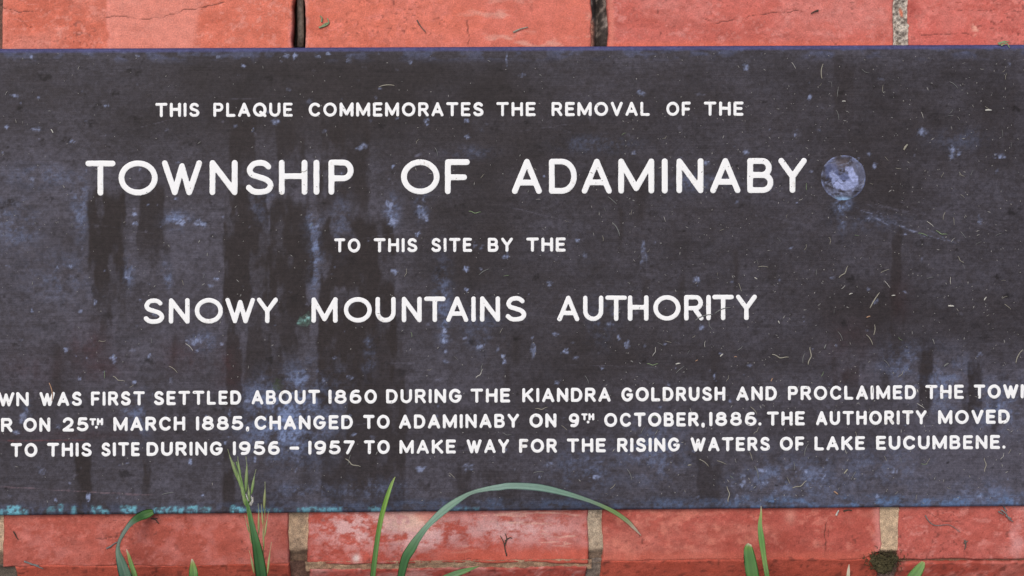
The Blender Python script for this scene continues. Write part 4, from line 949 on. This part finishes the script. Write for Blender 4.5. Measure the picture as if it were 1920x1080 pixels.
# a stick lodged in the empty joint
pp = np.array([(559, -90), (559.5, -30), (560, 20), (561, 60), (560, 84)], float)
P3 = onface(pp[:, 0], pp[:, 1]); P3[:, 2] = -.0125
stick_base = P3[2].copy()
V, F = tube(P3 - stick_base, lambda t: .0028, 12)
st = link('stick', mesh_from('stick', V, F, M_TWIG, smooth=True)); place(st, stick_base)
tag(st, 'dark stick lodged deep in the empty joint between the orange bricks', 'stick')

# moss plug at the foot of the right-hand joint
base = onface(1656, 1050)
V, F = [], []
NA_, NB_ = 40, 22
for j in range(NB_):
    th = math.pi * j / (NB_ - 1)
    for i in range(NA_):
        ph = 2 * math.pi * i / NA_
        x, y, z = math.sin(th) * math.cos(ph), math.sin(th) * math.sin(ph), math.cos(th)
        r = 1 + .9 * (float(fbm(np.array(x * 30 + z * 11), np.array(y * 30 - z * 9), 14, 14, 33, 4)) - .5)
        V.append((x * r * 25 * MM, y * r * 16 * MM + (-8 * MM if abs(x) < .6 else 0), z * r * 9 * MM - .001))
for j in range(NB_ - 1):
    for i in range(NA_):
        F.append((j * NA_ + i, (j + 1) * NA_ + i, (j + 1) * NA_ + (i + 1) % NA_, j * NA_ + (i + 1) % NA_))
for k in range(260):
    x, y = rc.gauss(0, 15) * MM, rc.gauss(-1, 9) * MM; an = rc.uniform(0, 6.28); L = rc.uniform(3, 9) * MM
    z = .0022 + rc.uniform(-.002, .002)
    v_, f_ = tube([(x, y, z), (x + .5 * L * math.cos(an), y + .5 * L * math.sin(an), z + .0008), (x + L * math.cos(an + .5), y + L * math.sin(an + .5), z - .0004)], lambda t: .9 * MM * (1 - .6 * t), 4)
    o_ = len(V); V += [tuple(q) for q in v_]; F += [tuple(q + o_ for q in f) for f in f_]
mo = link('moss_clump', mesh_from('moss_clump', V, F, M_MOSS, smooth=True)); place(mo, base)
tag(mo, 'clump of dark moss and soil at the foot of the right-hand mortar joint', 'moss')

# ------------------------------------------------------------------ grass in front
def blade_mesh(name, path, base, fold=0.25, seed=1, thick=0.00028):
    """path: (u, v, height above the bricks or None for the ground, width px, colour, twist deg)"""
    K = []
    for u, v, z, w, col, tw in path:
        p = onground(u, v) if z is None else onface(u, v, z)
        K.append(list(p) + [w * MM, *col, tw])
    K = np.array(K, float)
    K = np.concatenate([np.stack([K[0] + (K[1] - K[0]) * t for t in (0, .25, .5, .75, .9)]), K[1:]])
    S_ = []
    for i in range(len(K) - 1):
        a, b_, c_, d = K[max(i - 1, 0)], K[i], K[i + 1], K[min(i + 2, len(K) - 1)]
        for q in range(10):
            t = q / 10
            S_.append(.5 * (2 * b_ + (c_ - a) * t + (2 * a - 5 * b_ + 4 * c_ - d) * t * t + (3 * b_ - a - 3 * c_ + d) * t ** 3))
    S_.append(K[-1]); S_ = np.array(S_); n_ = len(S_)
    prof = np.linspace(-1, 1, 9); V, F, CO = [], [], []
    for i in range(n_):
        p = S_[i, :3]; t = S_[min(i + 1, n_ - 1), :3] - S_[max(i - 1, 0), :3]; t /= np.linalg.norm(t)
        view = cam_pos - p; view /= np.linalg.norm(view)
        a = np.cross(t, view); a /= np.linalg.norm(a); nn = np.cross(a, t)
        tw = math.radians(S_[i, 7]); a, nn = math.cos(tw) * a + math.sin(tw) * nn, -math.sin(tw) * a + math.cos(tw) * nn
        hw = max(S_[i, 3], .3 * MM) / 2 / max(.35, abs(math.cos(tw)))
        for side in (1, -1):
            for s_ in (prof if side == 1 else prof[::-1]):
                dz = fold * hw * (abs(s_) - .5) + side * thick * (1 - s_ * s_) * min(1, hw / .001)
                V.append(p + a * hw * s_ + nn * dz)
                rib = 1 - .22 * math.exp(-(s_ / .12) ** 2) + .12 * math.sin(s_ * 11 + seed)
                CO.append(S_[i, 4:7] * rib)
    m_ = 18
    for i in range(n_ - 1):
        for q in range(m_):
            w = (q + 1) % m_
            F.append((i * m_ + q, (i + 1) * m_ + q, (i + 1) * m_ + w, i * m_ + w))
    F.append(tuple(range(m_))); F.append(tuple((n_ - 1) * m_ + q for q in range(m_))[::-1])
    return mesh_from(name, np.array(V) - base, F, M_LEAF, np.clip(np.array(CO), 0, 1), True)

BLU2 = (.20, .34, .25)
GRN, DGRN, BLU, LGT, YEL, TIP, STR = (.10, .22, .055), (.045, .13, .045), (.15, .27, .20), (.19, .33, .09), (.33, .38, .13), (.62, .56, .42), (.50, .46, .30)
def blade(path, label, seed=1, fold=.25):
    base = onground(path[0][0], path[0][1])
    o = link('grass_shoot', blade_mesh('grass_shoot', path, base, fold, seed)); place(o, base)
    tag(o, label, 'grass', 'green grass blades rising in front of the plinth')
blade([(258, 1292, None, 24, DGRN, 0), (236, 1085, .040, 23, (.085, .17, .11), 0), (228, 1056, .038, 17, (.10, .19, .13), 15), (222, 1034, .035, 9, (.13, .21, .15), 35), (224, 1018, .032, 6, (.17, .22, .18), 60), (232, 1002, .027, 7, (.20, .26, .21), 60), (243, 986, .021, 9, (.18, .26, .20), 50), (256, 974, .015, 14, (.09, .19, .07), 30), (268, 967, .010, 17, (.06, .16, .045), 15), (280, 962, .0085, 15, (.07, .18, .04), 5), (287, 960, .0075, 9, GRN, 0)], 'grass blade drooping leftmost, its twisted tip under the plaque edge', 2, .5)
blade([(262, 1292, None, 9, GRN, 0), (253, 1082, .036, 10, LGT, 0), (246, 1058, .036, 8, LGT, 0), (241, 1041, .036, 5, YEL, 0), (237, 1030, .036, 1, TIP, 0)], 'thin yellow green blade tip just right of the drooping twisted blade', 3)
blade([(366, 1292, None, 18, GRN, 0), (363, 1085, .036, 18, GRN, 0), (362, 1066, .036, 14, LGT, 0), (361, 1056, .036, 8, YEL, 0), (360, 1048, .036, 2, TIP, 0)], 'stubby blade tip with a dried point between drooping blade and seed head', 5)
blade([(690, 1292, None, 12, DGRN, 0), (699, 1080, .034, 10, GRN, 0), (707, 1015, .034, 9, (.12, .26, .06), 0), (715, 970, .033, 9, (.17, .33, .05), 0), (725, 934, .032, 8, (.2, .38, .06), 0), (735, 906, .030, 5, (.25, .4, .1), 0), (741, 894, .029, 1, YEL, 0)], 'straight upright green blade left of the long arching one', 7, .5)
blade([(716, 1292, None, 12, DGRN, 0), (751, 1085, .050, 13, (.06, .16, .055), 0), (760, 1048, .055, 16, (.06, .17, .06), 10), (772, 1028, .057, 17, (.08, .20, .08), 20), (784, 1009, .058, 13, (.14, .26, .15), 30), (803, 985, .060, 10, (.21, .35, .25), 30), (827, 962, .060, 13, BLU2, 20), (850, 944, .060, 12, BLU2, 20), (880, 926, .058, 7, (.24, .36, .28), 40), (908, 918, .056, 8, (.27, .40, .32), 30), (935, 914, .053, 11, (.27, .41, .34), 15), (960, 911, .050, 12, (.27, .42, .34), 0), (1010, 914, .044, 13, (.25, .40, .32), 0), (1060, 925, .037, 10, (.24, .39, .29), 10), (1110, 941, .028, 7, (.26, .38, .26), 20), (1150, 959, .019, 8, (.27, .42, .15), 0), (1176, 977, .012, 8, (.38, .46, .24), 0), (1188, 989, .008, 6, TIP, 0), (1202, 1004, .003, 1, TIP, 0)], 'long arching grass blade bending over the plaque edge to its dry tip', 9)
blade([(780, 1292, None, 10, GRN, 0), (822, 1092, .040, 12, GRN, 0), (850, 1078, .040, 12, (.12, .24, .10), 0), (876, 1069, .039, 8, (.13, .27, .08), 0), (898, 1062, .038, 1, GRN, 0)], 'blade tip low at the frame bottom right of the arching blade', 11)
blade([(1422, 1292, None, 24, DGRN, 0), (1412, 1085, .034, 24, GRN, 0), (1407, 1055, .034, 23, (.09, .22, .06), 0), (1404, 1035, .034, 19, (.11, .25, .07), 0), (1404, 1025, .034, 14, LGT, 0), (1406, 1020, .034, 7, TIP, 0)], 'broad blade with its end cut off and frayed', 13)
blade([(1446, 1292, None, 9, GRN, 0), (1439, 1085, .038, 9, GRN, 0), (1433, 1048, .038, 9, LGT, 0), (1428, 1012, .038, 11, (.13, .30, .07), 0), (1425, 985, .037, 8, (.18, .34, .09), 0), (1427, 962, .036, 4, YEL, 0), (1427, 949, .036, 1, TIP, 0)], 'narrow pointed blade beside the cut broad one', 15)
blade([(1588, 1292, None, 6, STR, 0), (1590, 1085, .034, 7, STR, 0), (1591, 1070, .034, 5, TIP, 0), (1592, 1058, .034, 1, (.6, .55, .4), 0)], 'thin dry straw coloured blade tip left of the moss clump', 17)
blade([(1660, 1292, None, 18, GRN, 0), (1708, 1090, .034, 22, GRN, 0), (1720, 1072, .034, 19, (.14, .29, .07), 0), (1728, 1060, .034, 13, LGT, 0), (1731, 1053, .034, 6, YEL, 0)], 'slanting bright blade tip right of the moss clump', 19)

# the flowering stalk
hb = onground(520, 1292)
head = thing('grass_seed_head', hb, 'flowering grass stalk with green spikelets standing before the plaque', 'grass')
link('leaf_blade', blade_mesh('leaf_blade', [(520, 1292, None, 22, DGRN, 0), (491, 1085, .050, 21, DGRN, 0), (485, 1045, .054, 19, (.06, .17, .055), 0), (480, 1018, .057, 15, (.07, .19, .06), 0), (473, 985, .058, 9, (.09, .22, .08), 0), (468, 962, .058, 7, GRN, 0), (464, 945, .058, 5, GRN, 0), (462, 935, .058, 1.5, LGT, 0)], hb, .5), head)
def stem(path, r0, r1, mat=M_LEAF, col=LGT):
    pp = np.array([onground(p[0], p[1]) if p[2] is None else onface(p[0], p[1], p[2]) for p in path])
    pp = np.concatenate([np.stack([pp[0] + (pp[1] - pp[0]) * t for t in (0, .25, .5, .75, .9)]), pp[1:]])
    sp_ = []
    for i in range(len(pp) - 1):
        a, b_, c_, d = pp[max(i - 1, 0)], pp[i], pp[i + 1], pp[min(i + 2, len(pp) - 1)]
        for q in range(6):
            t = q / 6; sp_.append(.5 * (2 * b_ + (c_ - a) * t + (2 * a - 5 * b_ + 4 * c_ - d) * t * t + (3 * b_ - a - 3 * c_ + d) * t ** 3))
    sp_.append(pp[-1])
    V, F = tube(sp_, lambda t: (r0 + (r1 - r0) * t) * MM, 8)
    return link('stem', mesh_from('stem', np.array(V) - hb, F, mat, np.array([col] * len(V)), True), head)
stem([(516, 1292, None), (480, 1060, .050), (468, 985, .055), (460, 935, .058), (452, 896, .058), (443, 866, .058)], 1.7, .9)
stem([(516, 1292, None), (494, 1070, .046), (494, 1010, .050), (497, 950, .052), (497, 912, .052)], 1.0, .5, col=YEL)
spikes = [((450, 908), (431, 856), 8, (427, 842)), ((455, 922), (443, 880), 7, (438, 866)), ((452, 900), (446, 862), 5, (446, 856)), ((461, 925), (463, 872), 8, (461, 855)), ((458, 938), (452, 905), 7, (450, 895)), ((471, 928), (477, 892), 6, (480, 880)), ((461, 950), (455, 925), 7, (454, 918)),
          ((468, 948), (466, 915), 7, (465, 908)), ((495, 956), (497, 916), 6, (497, 903)), ((493, 985), (491, 958), 4, (490, 945)), ((496, 1008), (501, 972), 4, (504, 958)), ((485, 1004), (485, 960), 5, (484, 944)), ((468, 1000), (462, 980), 4, (459, 965)), ((477, 1076), (470, 1042), 5, (467, 1032)), ((501, 1078), (506, 1035), 5, (509, 1016)), ((495, 1030), (493, 990), 4, (493, 975)), ((472, 1020), (468, 1000), 3, (466, 988))]
for k, (b0, t0, w, awn) in enumerate(spikes):
    z = .057 - .00003 * (b0[1] - 900); ctr = ((b0[0] + t0[0]) / 2, (b0[1] + t0[1]) / 2)
    p0, p1, p2 = onface(*b0, z), onface(*ctr, z + .001), onface(*t0, z + .001); p3 = onface(*awn, z + .001)
    pts_ = [p0 + (p1 - p0) * t for t in (0, .33, .66)] + [p1 + (p2 - p1) * t for t in (0, .33, .66, 1)] + [p2 + (p3 - p2) * t for t in (.5, 1)]
    def rad(t, w=w):
        return MM * (.40 * w * max(.12, math.sin(math.pi * min(1, t / .8) ** .8) ** .8) if t < .8 else .4)
    V, F = tube(pts_, rad, 8)
    c0 = np.array(LGT if k < 8 else YEL) * rc.uniform(.8, 1.15); c1_ = np.array((.36, .40, .22))
    CO = np.array([c0 * (1 - (i // 8) / 9) + c1_ * ((i // 8) / 9) for i in range(len(V))])
    link('spikelet', mesh_from('spikelet', np.array(V) - hb, F, M_LEAF, CO, True), head)
# withered scale at the base of the spike
V, F = [], []
for pth in ([(468, 946), (473, 938), (471, 930)], [(470, 948), (474, 941), (474, 932)], [(466, 940), (463, 932), (461, 926)]):
    P3 = np.array([onface(x, y, .060) for x, y in pth]); v_, f_ = tube(P3, lambda t: 1.3 * MM * (1 - .5 * t), 6); o_ = len(V); V += list(v_); F += [tuple(q + o_ for q in f) for f in f_]
link('dry_sheath', mesh_from('dry_sheath', np.array(V) - hb, F, M_PALE, smooth=True), head)

bpy.context.view_layer.update()
